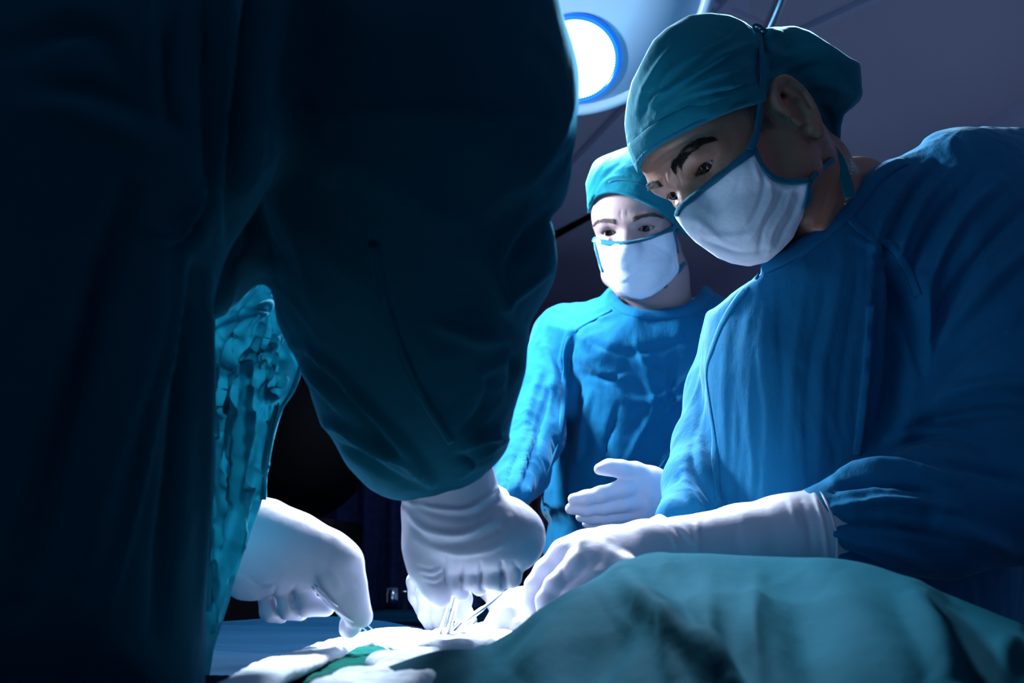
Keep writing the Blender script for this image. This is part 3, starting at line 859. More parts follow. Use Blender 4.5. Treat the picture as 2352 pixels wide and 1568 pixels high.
V = folds(V, Q, [
    ([(1745, 395), (1755, 430), (1735, 490), (1690, 560)], 7, -1.8), ([(1760, 405), (1772, 450), (1752, 500), (1715, 560)], 6, 1.8), ([(1800, 430), (1785, 470), (1755, 520), (1745, 580)], 6, -2.2),
    ([(1820, 430), (1805, 480), (1775, 530), (1765, 580)], 6, 2.2), ([(1838, 435), (1826, 480), (1800, 530), (1785, 565)], 6, -2.2), ([(1575, 500), (1620, 520), (1670, 570)], 9, 1.2),
    ([(1600, 545), (1650, 562), (1700, 580), (1760, 570)], 7, -1.6), ([(1620, 540), (1680, 545), (1740, 530)], 9, 1.3), ([(1700, 400), (1690, 440), (1650, 490)], 8, -1.2), ([(1728, 365), (1740, 400), (1750, 420)], 5, 1.6),
    ([(1640, 440), (1620, 480), (1600, 510)], 8, 1.0), ([(1750, 405), (1790, 432), (1850, 430)], 7, 1.6)])
V = rumple(V, Q, .0006, 50, o1, 33)
mask3 = (V, Q); om = mk('face_mask', V, Q, M['mask'], S3)
sm3 = Surf(mask3)
sall = Surf(mask3, body3, cap3)
for pts, wd in (([(1556, 496), (1558, 481), (1574, 468), (1612, 438), (1662, 400), (1701, 368), (1730, 344)], .0105), ([(1731, 342), (1743, 369), (1762, 398), (1786, 413), (1816, 418), (1857, 416)], .0085), ([(1858, 415), (1855, 440), (1846, 480)], .006)):
    V, Q = ribbon(sm3, pts, wd, .0018, .0010)
    mk('binding', V, Q, M['trim'], om)
V, Q = ribbon(sall, [(1724, 350), (1729, 325), (1737, 285), (1742, 240), (1744, 190), (1743, 140), (1740, 95), (1738, 72)], .0076, .0013, .0042, sm=14)
mk('tie', V, Q, M['trim'], om)
V, Q = ribbon(sall, [(1856, 420), (1868, 402), (1890, 384), (1912, 366)], .0072, .0011, .0014, sm=4)
mk('tie', V, Q, M['trim'], om)
V, Q = ribbon(Surf(body3), [(1856, 416), (1862, 436), (1856, 470)], .006, .0011, .0014, sm=4)
mk('tie', V, Q, M['trim'], om)
# bow on top of the cap
k0 = c(1740, 70, 1.0); hh = Surf(cap3).hit(1740, 78)[0]; dd = hh[1] if hh is not None else 1.0
for P in ([(1738, 72), (1730, 60), (1738, 57), (1750, 64), (1742, 72)], [(1742, 72), (1752, 66), (1760, 72), (1750, 78), (1742, 73)]):
    V, Q = sweep([c(a, b, dd - .006) for a, b in curve(P, 5)], .0026, 8, sy=.5); mk('bow', V, Q, M['trim'], om)
# hanging cap tie and bead necklace
V, Q = sweep([c(a, b, d) for a, b, d in curve([(1905, 340, 1.045), (1925, 365, 1.043), (1938, 400, 1.045), (1948, 430, 1.043), (1953, 455, 1.040)], 5)], .0062, 8, up=(0, -1, 0), sy=.18)
mk('tie', V, Q, M['cap'], oc)
nk = mk('bead_chain', *join([sweep([c(a, b, d) - (0, 0, .0012), c(a, b, d) + (0, 0, .0001), c(a, b, d) + (0, 0, .0012)], [.0006, .0014, .0006], 8) for a, b, d in resample(curve([(1952, 368, 1.052), (1956, 385, 1.050), (1953, 400, 1.050)], 6), 6.0)] + [sweep([c(a, b, d) - (0, 0, .0012), c(a, b, d) + (0, 0, .0001), c(a, b, d) + (0, 0, .0012)], [.0006, .0014, .0006], 8) for a, b, d in resample([(1945, 446, 1.046), (1944, 456, 1.045), (1941, 468, 1.044)], 6.0)]), M['metal'], S3)
nk['kind'] = 'stuff'

# gown
G3 = [(1655, 600), (1740, 500), (1850, 400), (1960, 372), (2010, 366), (2060, 358), (2110, 338), (2180, 305), (2260, 294), (2352, 296), (2430, 330), (2480, 420), (2500, 700), (2460, 1000), (2400, 1300), (2330, 1750), (1700, 1750), (1655, 1350), (1640, 1150), (1628, 980), (1618, 850), (1626, 780), (1650, 710), (1700, 665)]
lo = c(1480, 1700, 1.02); hi = c(2640, 270, 1.38); lo = np.array([c(1480, 0, 1.0)[0], .84, c(0, 1780, 1.15)[2]]); hi = np.array([.88, 1.42, c(0, 255, 1.2)[2]])
v = Vol(lo, hi, .0036)
v.pillow(G3, lambda U, V_: 1.21 - .00006 * (V_ - 600), .16, .13, .02, Tb=.13)
v.pillow([(1640, 640), (1700, 520), (1860, 380), (1960, 330), (2030, 360), (2110, 420), (2120, 700), (2020, 1200), (1950, 1500), (1720, 1500), (1670, 1100), (1650, 800)], 1.14, .075, .10, .05)
v.chain([(c(2215, 430, 1.16), .064), (c(2300, 700, 1.09), .072), (c(2350, 930, 1.03), .076), (c(2390, 1110, 1.0), .070)], .035)
v.chain([(c(2390, 1130, 1.0), .070), (c(2150, 1175, .985), .060), (c(2000, 1190, .975), .050), (c(1925, 1205, .968), .037), (c(1900, 1208, .967), .030), (c(1870, 1208, .965), .028)], .02)
v.chain([(c(1700, 740, 1.22), .040), (c(1650, 900, 1.20), .036), (c(1620, 1030, 1.16), .034), (c(1600, 1110, 1.12), .033), (c(1592, 1165, 1.09), .030)], .02)
v.chain([(c(1590, 1165, 1.09), .029), (c(1560, 1190, 1.06), .024)], .012)
# neckline cut
NL = [(1752, 592), (1790, 580), (1840, 545), (1895, 505), (1940, 468), (1968, 430), (1995, 398), (2030, 374), (2075, 358), (2120, 334), (2120, 200), (1500, 200), (1500, 712), (1640, 712), (1662, 694), (1700, 664), (1752, 632)]
Mp = PolyMap(NL, 2.5); X, Y, Z = v.full()
for i in range(0, v.n[0], 16):
    x = X[i:i + 16]; U = 1176 + F * x / Y + 0 * Z; Vv = 784 - F * Z / Y + 0 * x
    v.a[i:i + 16] = smax(v.a[i:i + 16], (Mp(U, Vv) * (Y / F)).astype(np.float32), .004)
V, Q = v.mesh(); V = smooth(V, Q, 4)
V = folds(V, Q, [
    ([(2000, 600), (2015, 540), (2060, 450), (2120, 380)], 9, 7.5), ([(2025, 620), (2045, 540), (2090, 450), (2150, 375)], 9, -9.0), ([(2060, 640), (2075, 560), (2120, 470), (2190, 390)], 10, 9.0),
    ([(2090, 680), (2110, 590), (2160, 490), (2240, 400)], 11, -10.5), ([(2125, 700), (2150, 610), (2210, 510), (2300, 420)], 12, 10.5), ([(2140, 780), (2180, 680), (2250, 580), (2352, 480)], 13, -10.5),
    ([(2150, 830), (2200, 740), (2290, 640), (2380, 560)], 16, 10.5), ([(2120, 860), (2105, 760), (2070, 660), (2040, 590)], 14, -18.0), ([(2140, 930), (2180, 850), (2260, 780), (2360, 740)], 14, -7.5),
    ([(2110, 945), (2190, 905), (2290, 885), (2380, 890)], 14, 12.0), ([(2100, 985), (2200, 955), (2300, 945), (2380, 960)], 15, -12.0), ([(1990, 1050), (2080, 1000), (2190, 990), (2300, 1010)], 12, 7.5),
    ([(1915, 1100), (1940, 1082), (2000, 1070), (2100, 1080), (2200, 1110)], 11, 9.0), ([(1915, 1125), (1945, 1112), (2020, 1105), (2140, 1130)], 9, -10.5), ([(1915, 1165), (1960, 1160), (2050, 1150), (2200, 1170)], 9, 9.0),
    ([(1918, 1195), (1965, 1205), (2060, 1210), (2200, 1240)], 9, -10.5), ([(1920, 1225), (1960, 1242), (2050, 1260), (2150, 1300)], 9, 9.0), ([(1925, 1260), (1965, 1282), (2040, 1310)], 8, -9.0),
    ([(2160, 1200), (2240, 1230), (2352, 1270)], 18, 10.5), ([(2130, 1060), (2230, 1070), (2352, 1110)], 14, -9.0),
    ([(2005, 590), (1995, 750), (1985, 900), (1975, 1050)], 7, 4), ([(2022, 620), (2015, 760), (2010, 900), (1995, 1040)], 9, -6),
    ([(1760, 690), (1750, 800), (1765, 950), (1760, 1150)], 12, 1.8), ([(1800, 660), (1790, 780), (1800, 900), (1790, 1120)], 12, -1.8), ([(1850, 620), (1840, 720), (1820, 860), (1815, 1100)], 10, 1.8),
    ([(1900, 590), (1890, 700), (1860, 830), (1850, 1050)], 10, -1.8), ([(1935, 570), (1920, 700), (1890, 850), (1880, 1050)], 9, 1.8), ([(1970, 620), (1950, 760), (1930, 900), (1925, 1020)], 9, -1.57),
    ([(1700, 720), (1690, 850), (1700, 1000), (1695, 1150)], 12, -1.8), ([(1670, 760), (1665, 900), (1670, 1050)], 9, 1.57), ([(1730, 800), (1722, 950), (1735, 1100)], 7, 1.12), ([(1840, 880), (1836, 1000), (1842, 1100)], 6, 0.9),
    ([(2062, 620), (2066, 720), (2064, 820), (2050, 930), (2020, 1010)], 26, -30), ([(2120, 640), (2132, 760), (2125, 860)], 16, 12), ([(1950, 540), (1990, 560), (2040, 600), (2080, 650)], 7, 3), ([(1605, 1000), (1612, 1060), (1640, 1130)], 8, 4), ([(1590, 1030), (1596, 1090), (1640, 1160)], 7, -5), ([(1570, 1080), (1580, 1130), (1620, 1180)], 8, 4), ([(1620, 850), (1612, 930), (1600, 1000)], 8, -3)])
V = rumple(V, Q, .0022, 9, (1, 1, .5), 41); V = rumple(V, Q, .0011, 52, (1, 1, .28), 47)
gown3 = (V, Q); og = mk('surgical_gown', V, Q, M['gown'], S3); sg3 = Surf(gown3)
V, Q = ribbon(sg3, [(1752, 612), (1800, 594), (1850, 566), (1905, 522), (1950, 485), (1982, 445), (2012, 408), (2045, 384), (2075, 372)], .0150, .0036, .0006, n=14)
mk('collar', V, Q, M['gown'], og)
for pts, wd in (([(1742, 632), (1700, 680), (1660, 740), (1636, 800), (1622, 850), (1630, 930), (1640, 1000), (1645, 1080), (1650, 1150)], .010), ([(1950, 498), (1990, 540), (2040, 560), (2075, 600), (2110, 680)], .010), ([(2000, 700), (1990, 850), (1980, 950), (1968, 1045)], .010), ([(2020, 388), (1990, 430), (1955, 480)], .003), ([(1765, 630), (1820, 603), (1880, 560), (1930, 520)], .002)):
    V, Q = ribbon(sg3, pts, wd, .0013, .0003, n=6)
    mk('seam', V, Q, M['gown'], og)
legs(S3, .45, 1.28, -.5, .98)
mk('gown_skirt', *sweep([(.42, 1.17, 1.05), (.43, 1.19, .9), (.44, 1.22, .7), (.45, 1.25, .45)], [.13, .16, .17, .19], 28), M['gown'], S3, world=True)

# left glove (long cuff) across the picture and right glove at the wound
d_ = .93
E_ = [
    ([(1882, 1212, .966, 92), (1800, 1222, .965, 80), (1700, 1240, .96, 76), (1620, 1250, .95, 66), (1560, 1254, .94, 60), (1480, 1262, .93, 62), (1400, 1272, .915, 58), (1340, 1268, .90, 48)], .012),
    ([(1420, 1300, .90, 52), (1360, 1310, .885, 52)], .02),
    ([(1350, 1262, .905, 44), (1300, 1276, .90, 38), (1255, 1312, .895, 27), (1230, 1345, .89, 23), (1222, 1385, .885, 17), (1232, 1420, .88, 14)], .006),
    ([(1370, 1285, .89, 44), (1325, 1300, .88, 34), (1275, 1345, .872, 25), (1252, 1378, .868, 22), (1246, 1420, .865, 15)], .004),
    ([(1400, 1300, .885, 44), (1370, 1330, .87, 34), (1320, 1370, .862, 26), (1290, 1400, .86, 22), (1285, 1440, .86, 16)], .004),
    ([(1430, 1310, .88, 40), (1400, 1350, .865, 30), (1360, 1390, .86, 24), (1330, 1420, .86, 20)], .004)]
cr = [([(1540, 1195), (1560, 1225), (1585, 1262)], 6, -1.6), ([(1530, 1200), (1545, 1235), (1560, 1275)], 6, 1.6), ([(1558, 1200), (1575, 1225), (1600, 1255)], 6, 1.4), ([(1300, 1270), (1290, 1300), (1300, 1340)], 8, -1.5), ([(1325, 1280), (1335, 1230)], 10, 1.2), ([(1840, 1150), (1855, 1200), (1865, 1260)], 8, -2), ([(1815, 1150), (1830, 1210)], 8, 1.5), ([(1600, 1190), (1605, 1270)], 7, 1.4), ([(1870, 1135), (1890, 1200), (1902, 1280)], 5, 2.5)]
o, glE = mkglove('glove', S3, hand(E_), 'long white glove of the left hand, cuff pulled over the sleeve', spec=cr)
F_ = [([(1560, 1196, 1.06, 34), (1450, 1260, 1.03, 44), (1330, 1340, .99, 48), (1240, 1395, .96, 44)], .01), ([(1240, 1395, .96, 44), (1190, 1400, .945, 42), (1160, 1440, .935, 40), (1130, 1465, .93, 26)], .015),
      ([(1185, 1390, .94, 30), (1165, 1410, .92, 24), (1140, 1450, .91, 18), (1122, 1478, .905, 13)], .004), ([(1205, 1400, .93, 30), (1190, 1440, .91, 22), (1160, 1475, .90, 16)], .004), ([(1225, 1410, .92, 28), (1215, 1450, .905, 21), (1185, 1485, .90, 16)], .004), ([(1150, 1420, .945, 22), (1118, 1450, .93, 16), (1108, 1480, .92, 13)], .004)]
ax = c(1800, 1222, .965) - c(1885, 1208, .967); ax /= np.linalg.norm(ax); u1 = np.cross(ax, [0, 1., 0]); u1 /= np.linalg.norm(u1); u2 = np.cross(ax, u1)
V, Q = sweep([c(1886, 1212, .966) + (u1 * math.cos(a) + u2 * math.sin(a)) * .0385 for a in np.linspace(0, 6.2832, 60, endpoint=False)], .0016, 8, closed=True)
mk('rolled_edge', V, Q, M['glove'], o)
mkglove('glove', S3, hand(F_), 'white glove of the right hand reaching in behind the left', spec=[([(1190, 1395), (1205, 1430)], 3, -.8), ([(1175, 1400), (1190, 1430)], 3, -.8), ([(1150, 1455), (1175, 1465)], 4, -.8)])

# ================================================================== the younger surgeon behind
S2 = thing('person', 'younger surgeon standing in the middle behind the table, teal cap and white mask, pale skin', 'person', (.26, 1.95, 0), 'surgeons around the operating table')
H2 = Head((0.1934, 1.682, 0.1877), [[0.9385, 0.3325, -0.0925], [-0.336, 0.9415, -0.0244], [0.079, 0.0539, 0.9954]], gaze=(-.05, -1, -.28), lid=.0046, wide=.97, brow=.0068, jw=.88)
v = Vol([c(1330, 0, 1.7)[0], 1.60, c(0, 760, 1.7)[2]], [c(1640, 0, 1.7)[0], 1.92, c(0, 300, 1.7)[2]], .0019); H2.build(v, False)
v.chain([(H2.C(0, .10, -.04), .046), (c(1500, 640, 1.76), .053), (c(1520, 740, 1.79), .064)], .03)
V, Q = v.mesh(); V = smooth(V, Q, 1)
V = folds(V, Q, [([(1395, 465), (1430, 462), (1470, 470)], 4, -.6), ([(1427, 480), (1425, 495), (1428, 505)], 3, -.7), ([(1440, 482), (1441, 496)], 3, -.5), ([(1375, 537), (1397, 540), (1415, 536)], 3, -.7), ([(1460, 535), (1482, 538), (1505, 530)], 3, -.7)])
body2 = (V, Q); mk('body', V, Q, M['skin_pale'], S2)
bt = BVHTree.FromPolygons(V.tolist(), Q.tolist())
H2.eye(1, S2, M['eye_brown']); H2.eye(-1, S2, M['eye_brown'])
for x in (-1, 1): brow(H2, bt, S2, M['hair_brown'], x, 260, 13 + x, -.001, .95, .0028)
CAP2 = [(1350, 492), (1353, 470), (1365, 452), (1383, 444), (1400, 442), (1430, 447), (1470, 462), (1510, 483), (1540, 508), (1552, 520), (1560, 528), (1572, 540), (1585, 545), (1600, 540), (1640, 500), (1640, 300), (1440, 290), (1420, 316), (1390, 335), (1366, 358), (1362, 372), (1352, 400), (1345, 421), (1349, 450)]
v = Vol([c(1325, 0, 1.7)[0], 1.60, c(0, 560, 1.7)[2]], [c(1650, 0, 1.7)[0], 1.94, c(0, 270, 1.7)[2]], .0024)
H2.build(v, False); v.a -= .005; v.ell(H2.C(0, .090, .034), (.084, .108, .100), H2.R, .01); v.ell(H2.C(0, .040, .036), (.070, .062, .074), H2.R, .02)
v.ell(H2.C(-.020, .05, .085), (.062, .062, .052), H2.R, .02); v.ell(H2.C(.02, .07, .085), (.062, .082, .062), H2.R, .02)
v.chain([(H2.C(.065, .10, .0), .03), (H2.C(.06, .12, -.012), .022)], .02)
pxprism(v, CAP2, .004)
V, Q = v.mesh(); V = smooth(V, Q, 2)
V = folds(V, Q, [([(1360, 460), (1375, 430), (1400, 410), (1440, 405)], 6, 2.2), ([(1370, 440), (1395, 400), (1430, 372)], 6, -2), ([(1352, 440), (1368, 400), (1400, 355)], 5, 1.8), ([(1450, 390), (1500, 405), (1540, 430)], 4, -1.2), ([(1460, 410), (1510, 430), (1550, 460)], 6, 1.5), ([(1362, 470), (1368, 440), (1380, 415)], 3, -1.5)])
V = rumple(V, Q, .0009, 26, o1, 23)
cap2 = (V, Q); oc = mk('surgical_cap', V, Q, M['cap'], S2)
V, Q = ribbon(Surf(cap2), [(1352, 488), (1357, 466), (1368, 450), (1386, 441), (1402, 438), (1432, 443), (1472, 457), (1512, 478), (1545, 506)], .006, .0014, .0006)
mk('hem', V, Q, M['cap'], oc)
V, Q = ribbon(Surf(cap2), [(1398, 418), (1420, 412), (1460, 418), (1500, 432), (1545, 455)], .003, .001, .0005)
mk('seam', V, Q, M['trim'], oc)
MASK2 = [(1362, 548), (1400, 557), (1440, 557), (1480, 550), (1520, 536), (1545, 524), (1552, 560), (1558, 600), (1562, 620), (1545, 642), (1520, 664), (1495, 680), (1472, 687), (1450, 683), (1420, 670), (1396, 648), (1379, 620), (1371, 590), (1365, 568)]
cm = H2.C(0, .03, -.06)
v = Vol(cm - .125, cm + .125, .0022)
H2.build(v, False); v.a -= .005; v.ell(H2.C(0, .044, -.055), (.063, .064, .070), H2.R, .01); v.ell(H2.C(0, .010, -.075), (.046, .040, .050), H2.R, .03)
v.chain([(H2.C(0, -.004, -.002), .012), (H2.C(0, -.027, -.040), .014), (H2.C(0, -.020, -.070), .014)], .02)
for x in (-1, 1): v.chain([(H2.C(x * .056, .070, -.02), .022), (H2.C(x * .058, .070, -.080), .022), (H2.C(x * .02, .02, -.115), .021)], .025)
pxprism(v, MASK2, .004)
V, Q = v.mesh(); V = smooth(V, Q, 2)
V = folds(V, Q, [([(1440, 640), (1480, 610), (1530, 600)], 6, 1.8), ([(1430, 650), (1480, 632), (1530, 615)], 5, -1.8), ([(1460, 665), (1505, 640), (1545, 612)], 5, 1.8), ([(1480, 680), (1520, 650), (1552, 625)], 4, -1.6), ([(1400, 600), (1440, 615), (1480, 600)], 8, 1.2), ([(1390, 575), (1395, 620), (1420, 655)], 5, -1.5), ([(1545, 590), (1548, 620), (1530, 640)], 3, 1.6), ([(1500, 560), (1540, 585), (1550, 610)], 5, -1.4)])
V = rumple(V, Q, .0007, 50, o1, 35)
mask2 = (V, Q); om = mk('face_mask', V, Q, M['mask'], S2)
s2 = Surf(mask2); s2a = Surf(mask2, body2, cap2)
for pts, wd in (([(1364, 550), (1380, 556), (1402, 559), (1440, 559), (1480, 551), (1520, 537), (1546, 525)], .0100), ([(1546, 526), (1553, 560), (1557, 590), (1561, 620)], .0075), ([(1367, 556), (1372, 580), (1379, 606), (1386, 624)], .006), ([(1561, 618), (1545, 642), (1525, 660)], .003)):
    V, Q = ribbon(s2, pts, wd, .0018, .0012); mk('binding', V, Q, M['trim'], om)
V, Q = ribbon(s2a, [(1543, 527), (1553, 518), (1562, 508), (1575, 495)], .008, .0012, .0020, sm=5); mk('tie', V, Q, M['trim'], om)
V, Q = ribbon(s2a, [(1558, 622), (1566, 612), (1572, 604)], .008, .0012, .0020, sm=5); mk('tie', V, Q, M['trim'], om)

G2 = [(1250, 742), (1262, 728), (1290, 708), (1340, 698), (1380, 686), (1420, 640), (1600, 640), (1640, 672), (1700, 700), (1780, 760), (1790, 1000), (1760, 1500), (1740, 1900), (1290, 1900), (1258, 1500), (1252, 1260), (1262, 1200), (1245, 1170), (1250, 1120), (1270, 1060), (1288, 1000), (1285, 900), (1262, 800)]
v = Vol([c(1120, 0, 1.75)[0], 1.40, c(0, 1900, 1.8)[2]], [c(1810, 0, 1.8)[0], 2.02, c(0, 620, 1.8)[2]], .0042)
v.pillow(G2, 1.84, .17, .12, .02, Tb=.13)
v.chain([(c(1290, 775, 1.82), .054), (c(1245, 900, 1.76), .050), (c(1222, 1000, 1.68), .050), (c(1195, 1080, 1.58), .042), (c(1178, 1120, 1.50), .029)], .025)
v.chain([(c(1178, 1120, 1.50), .029), (c(1178, 1136, 1.46), .022)], .01)
v.chain([(c(1700, 850, 1.80), .055), (c(1720, 1080, 1.62), .05), (c(1640, 1140, 1.42), .038), (c(1600, 1143, 1.37), .03)], .025)
NL = [(1418, 690), (1440, 704), (1480, 712), (1530, 712), (1575, 702), (1605, 680), (1620, 650), (1620, 500), (1380, 500), (1402, 660)]
Mp = PolyMap(NL, 2.5); X, Y, Z = v.full()
for i in range(0, v.n[0], 16):
    x = X[i:i + 16]; U = 1176 + F * x / Y + 0 * Z; Vv = 784 - F * Z / Y + 0 * x
    v.a[i:i + 16] = smax(v.a[i:i + 16], (Mp(U, Vv) * (Y / F)).astype(np.float32), .004)
V, Q = v.mesh(); V = smooth(V, Q, 3)
V = folds(V, Q, [
    ([(1310, 760), (1292, 830), (1292, 920), (1282, 1000)], 5, 7.5), ([(1325, 765), (1306, 840), (1306, 930), (1292, 1010)], 7, -9.0), ([(1330, 800), (1380, 850), (1450, 870)], 10, 7.5), ([(1350, 780), (1420, 810), (1500, 800), (1580, 780)], 10, -6.0),
    ([(1400, 880), (1450, 920), (1520, 910), (1600, 850)], 9, 7.5), ([(1360, 900), (1340, 980), (1330, 1060)], 8, 7.5), ([(1420, 930), (1400, 1000), (1370, 1080)], 8, -7.5), ([(1480, 860), (1500, 930), (1470, 1000), (1440, 1060)], 8, 7.5),
    ([(1550, 830), (1540, 900), (1560, 960)], 7, -7.5), ([(1500, 980), (1540, 930), (1600, 900)], 8, 7.5), ([(1330, 860), (1320, 950), (1300, 1080)], 8, -6.0), ([(1460, 780), (1480, 840), (1540, 860)], 7, 6.0), ([(1380, 1000), (1400, 1060), (1380, 1130)], 8, -6.0),
    ([(1440, 840), (1400, 870), (1350, 860)], 7, -6.0), ([(1560, 1000), (1530, 1040), (1510, 1090)], 6, 7.5), ([(1300, 1060), (1290, 1130), (1310, 1200)], 8, -6.0),
    ([(1240, 860), (1215, 930), (1200, 1010)], 7, 7.5), ([(1262, 900), (1240, 970), (1215, 1060), (1190, 1130)], 7, -9.0), ([(1225, 1000), (1205, 1060), (1185, 1140)], 6, 7.5), ([(1190, 1040), (1170, 1090), (1160, 1130)], 5, -6.0), ([(1250, 800), (1270, 860), (1262, 930)], 7, 6.0), ([(1200, 1075), (1218, 1100), (1205, 1140)], 6, 6.0)])
V = rumple(V, Q, .0034, 13, (1, 1, .8), 61); V = rumple(V, Q, .0024, 34, (1, 1, .8), 67)
gown2 = (V, Q); og = mk('surgical_gown', V, Q, M['gown'], S2); sg2 = Surf(gown2)
V, Q = ribbon(sg2, [(1408, 684), (1418, 700), (1445, 716), (1490, 724), (1540, 722), (1585, 712), (1615, 690), (1632, 672)], .0175, .004, .0006, n=14); mk('collar', V, Q, M['gown'], og)
for pts, wd in (([(1405, 712), (1360, 735), (1318, 760), (1300, 800), (1296, 860), (1292, 940), (1282, 1020)], .010), ([(1590, 720), (1610, 745), (1625, 770)], .005), ([(1612, 925), (1580, 975), (1545, 1035), (1510, 1092)], .014), ([(1252, 1170), (1246, 1130), (1262, 1070), (1285, 1010)], .005)):
    V, Q = ribbon(sg2, pts, wd, .0016, .0005, n=6); mk('seam', V, Q, M['gown'], og)
legs(S2, .26, 1.95, 0, .98)
mk('gown_skirt', *sweep([(.24, 1.94, 1.0), (.25, 1.95, .8), (.26, 1.95, .45)], [.13, .16, .18], 28), M['gown'], S2, world=True)
D_ = [
    ([(1610, 1145, 1.36, 40), (1560, 1143, 1.33, 42), (1520, 1140, 1.31, 50), (1480, 1138, 1.30, 50)], .012),
    ([(1490, 1110, 1.30, 36), (1470, 1170, 1.30, 36)], .02),
    ([(1490, 1105, 1.30, 30), (1458, 1086, 1.29, 23), (1425, 1076, 1.28, 17.5), (1398, 1073, 1.275, 15.5), (1377, 1077, 1.27, 13)], .010),
    ([(1470, 1120, 1.29, 30), (1430, 1124, 1.275, 22), (1380, 1135, 1.265, 18), (1345, 1143, 1.26, 16.5), (1317, 1146, 1.258, 13)], .005),
    ([(1470, 1150, 1.285, 26), (1432, 1157, 1.275, 19), (1385, 1166, 1.27, 16.5), (1345, 1169, 1.265, 16), (1311, 1168, 1.262, 13)], .003),
    ([(1475, 1172, 1.29, 24), (1435, 1181, 1.285, 17), (1390, 1189, 1.28, 15), (1360, 1190, 1.28, 14), (1333, 1187, 1.275, 11)], .003),
    ([(1480, 1188, 1.30, 20), (1440, 1198, 1.295, 14), (1395, 1204, 1.29, 13), (1370, 1205, 1.29, 12), (1346, 1203, 1.29, 9)], .003)]
mkglove('glove', S2, hand(D_, .0018), 'white glove of the left hand held open palm inwards', spec=[([(1440, 1105), (1455, 1096)], 5, -1.2), ([(1478, 1140), (1480, 1160)], 6, -1), ([(1500, 1150), (1505, 1180)], 6, -1)])
C_ = [([(1160, 1125, 1.50, 22), (1120, 1200, 1.32, 36), (1080, 1260, 1.20, 48), (1040, 1290, 1.12, 50)], .012), ([(1040, 1290, 1.12, 48), (1000, 1320, 1.09, 44)], .02),
      ([(980, 1310, 1.10, 30), (957, 1335, 1.09, 22), (957, 1370, 1.085, 18), (972, 1410, 1.08, 14)], .005), ([(1000, 1320, 1.09, 30), (980, 1360, 1.07, 23), (980, 1410, 1.065, 20), (990, 1437, 1.06, 16)], .004),
      ([(1020, 1320, 1.08, 30), (1010, 1370, 1.06, 24), (1012, 1415, 1.055, 21), (1015, 1440, 1.05, 17)], .004), ([(1100, 1290, 1.12, 34), (1125, 1350, 1.09, 26), (1145, 1385, 1.06, 24), (1150, 1420, 1.04, 20)], .006), ([(1040, 1320, 1.09, 28), (1055, 1380, 1.07, 22), (1068, 1412, 1.06, 20), (1078, 1425, 1.05, 18)], .004)]
mkglove('glove', S2, hand(C_, .0018), 'white glove of the right hand reaching down behind the near hand')

# ================================================================== the near surgeon, back to the camera
S1 = thing('person', 'near surgeon on the left seen from behind, shaded gown, bending to the patient', 'person', (-.38, .52, 0), 'surgeons around the operating table')
v = Vol([-.50, .40, c(0, 1640, .8)[2]], [c(1345, 0, .72)[0], 1.0, c(0, -230, .7)[2]], .0037)
ARM = [(560, -200), (1230, -220), (1282, 0), (1300, 70), (1322, 170), (1327, 240), (1318, 340), (1305, 430), (1285, 475), (1258, 500), (1268, 545), (1280, 600), (1268, 650), (1235, 700), (1212, 740), (1208, 800), (1205, 860), (1185, 920), (1170, 980), (1165, 1030), (1135, 1065), (1100, 1095), (1060, 1125), (1000, 1140), (920, 1148), (860, 1125), (800, 1065), (755, 990), (735, 950), (715, 880), (690, 830), (640, 740), (612, 620), (600, 480), (585, 380), (590, 200)]
armD = lambda U, V_: .64 + .17 * np.clip((V_ - 250) / 850, 0, 1.1)
v.pillow(ARM, armD, .082, .085, .02)
TOR = [(-500, -250), (700, -250), (680, 100), (660, 300), (600, 450), (505, 600), (480, 700), (486, 900), (488, 1100), (482, 1300), (476, 1460), (470, 1700), (-500, 1700)]
v.pillow(TOR, lambda U, V_: .60 + 0 * U, .10, .11, .02)
CL = [(470, 260), (620, 260), (640, 560), (622, 640), (590, 650), (550, 690), (515, 715), (480, 735)]
v.pillow(CL, lambda U, V_: .72 + 0 * U, .05, .030, .012)
V, Q = v.mesh(); V = smooth(V, Q, 4)
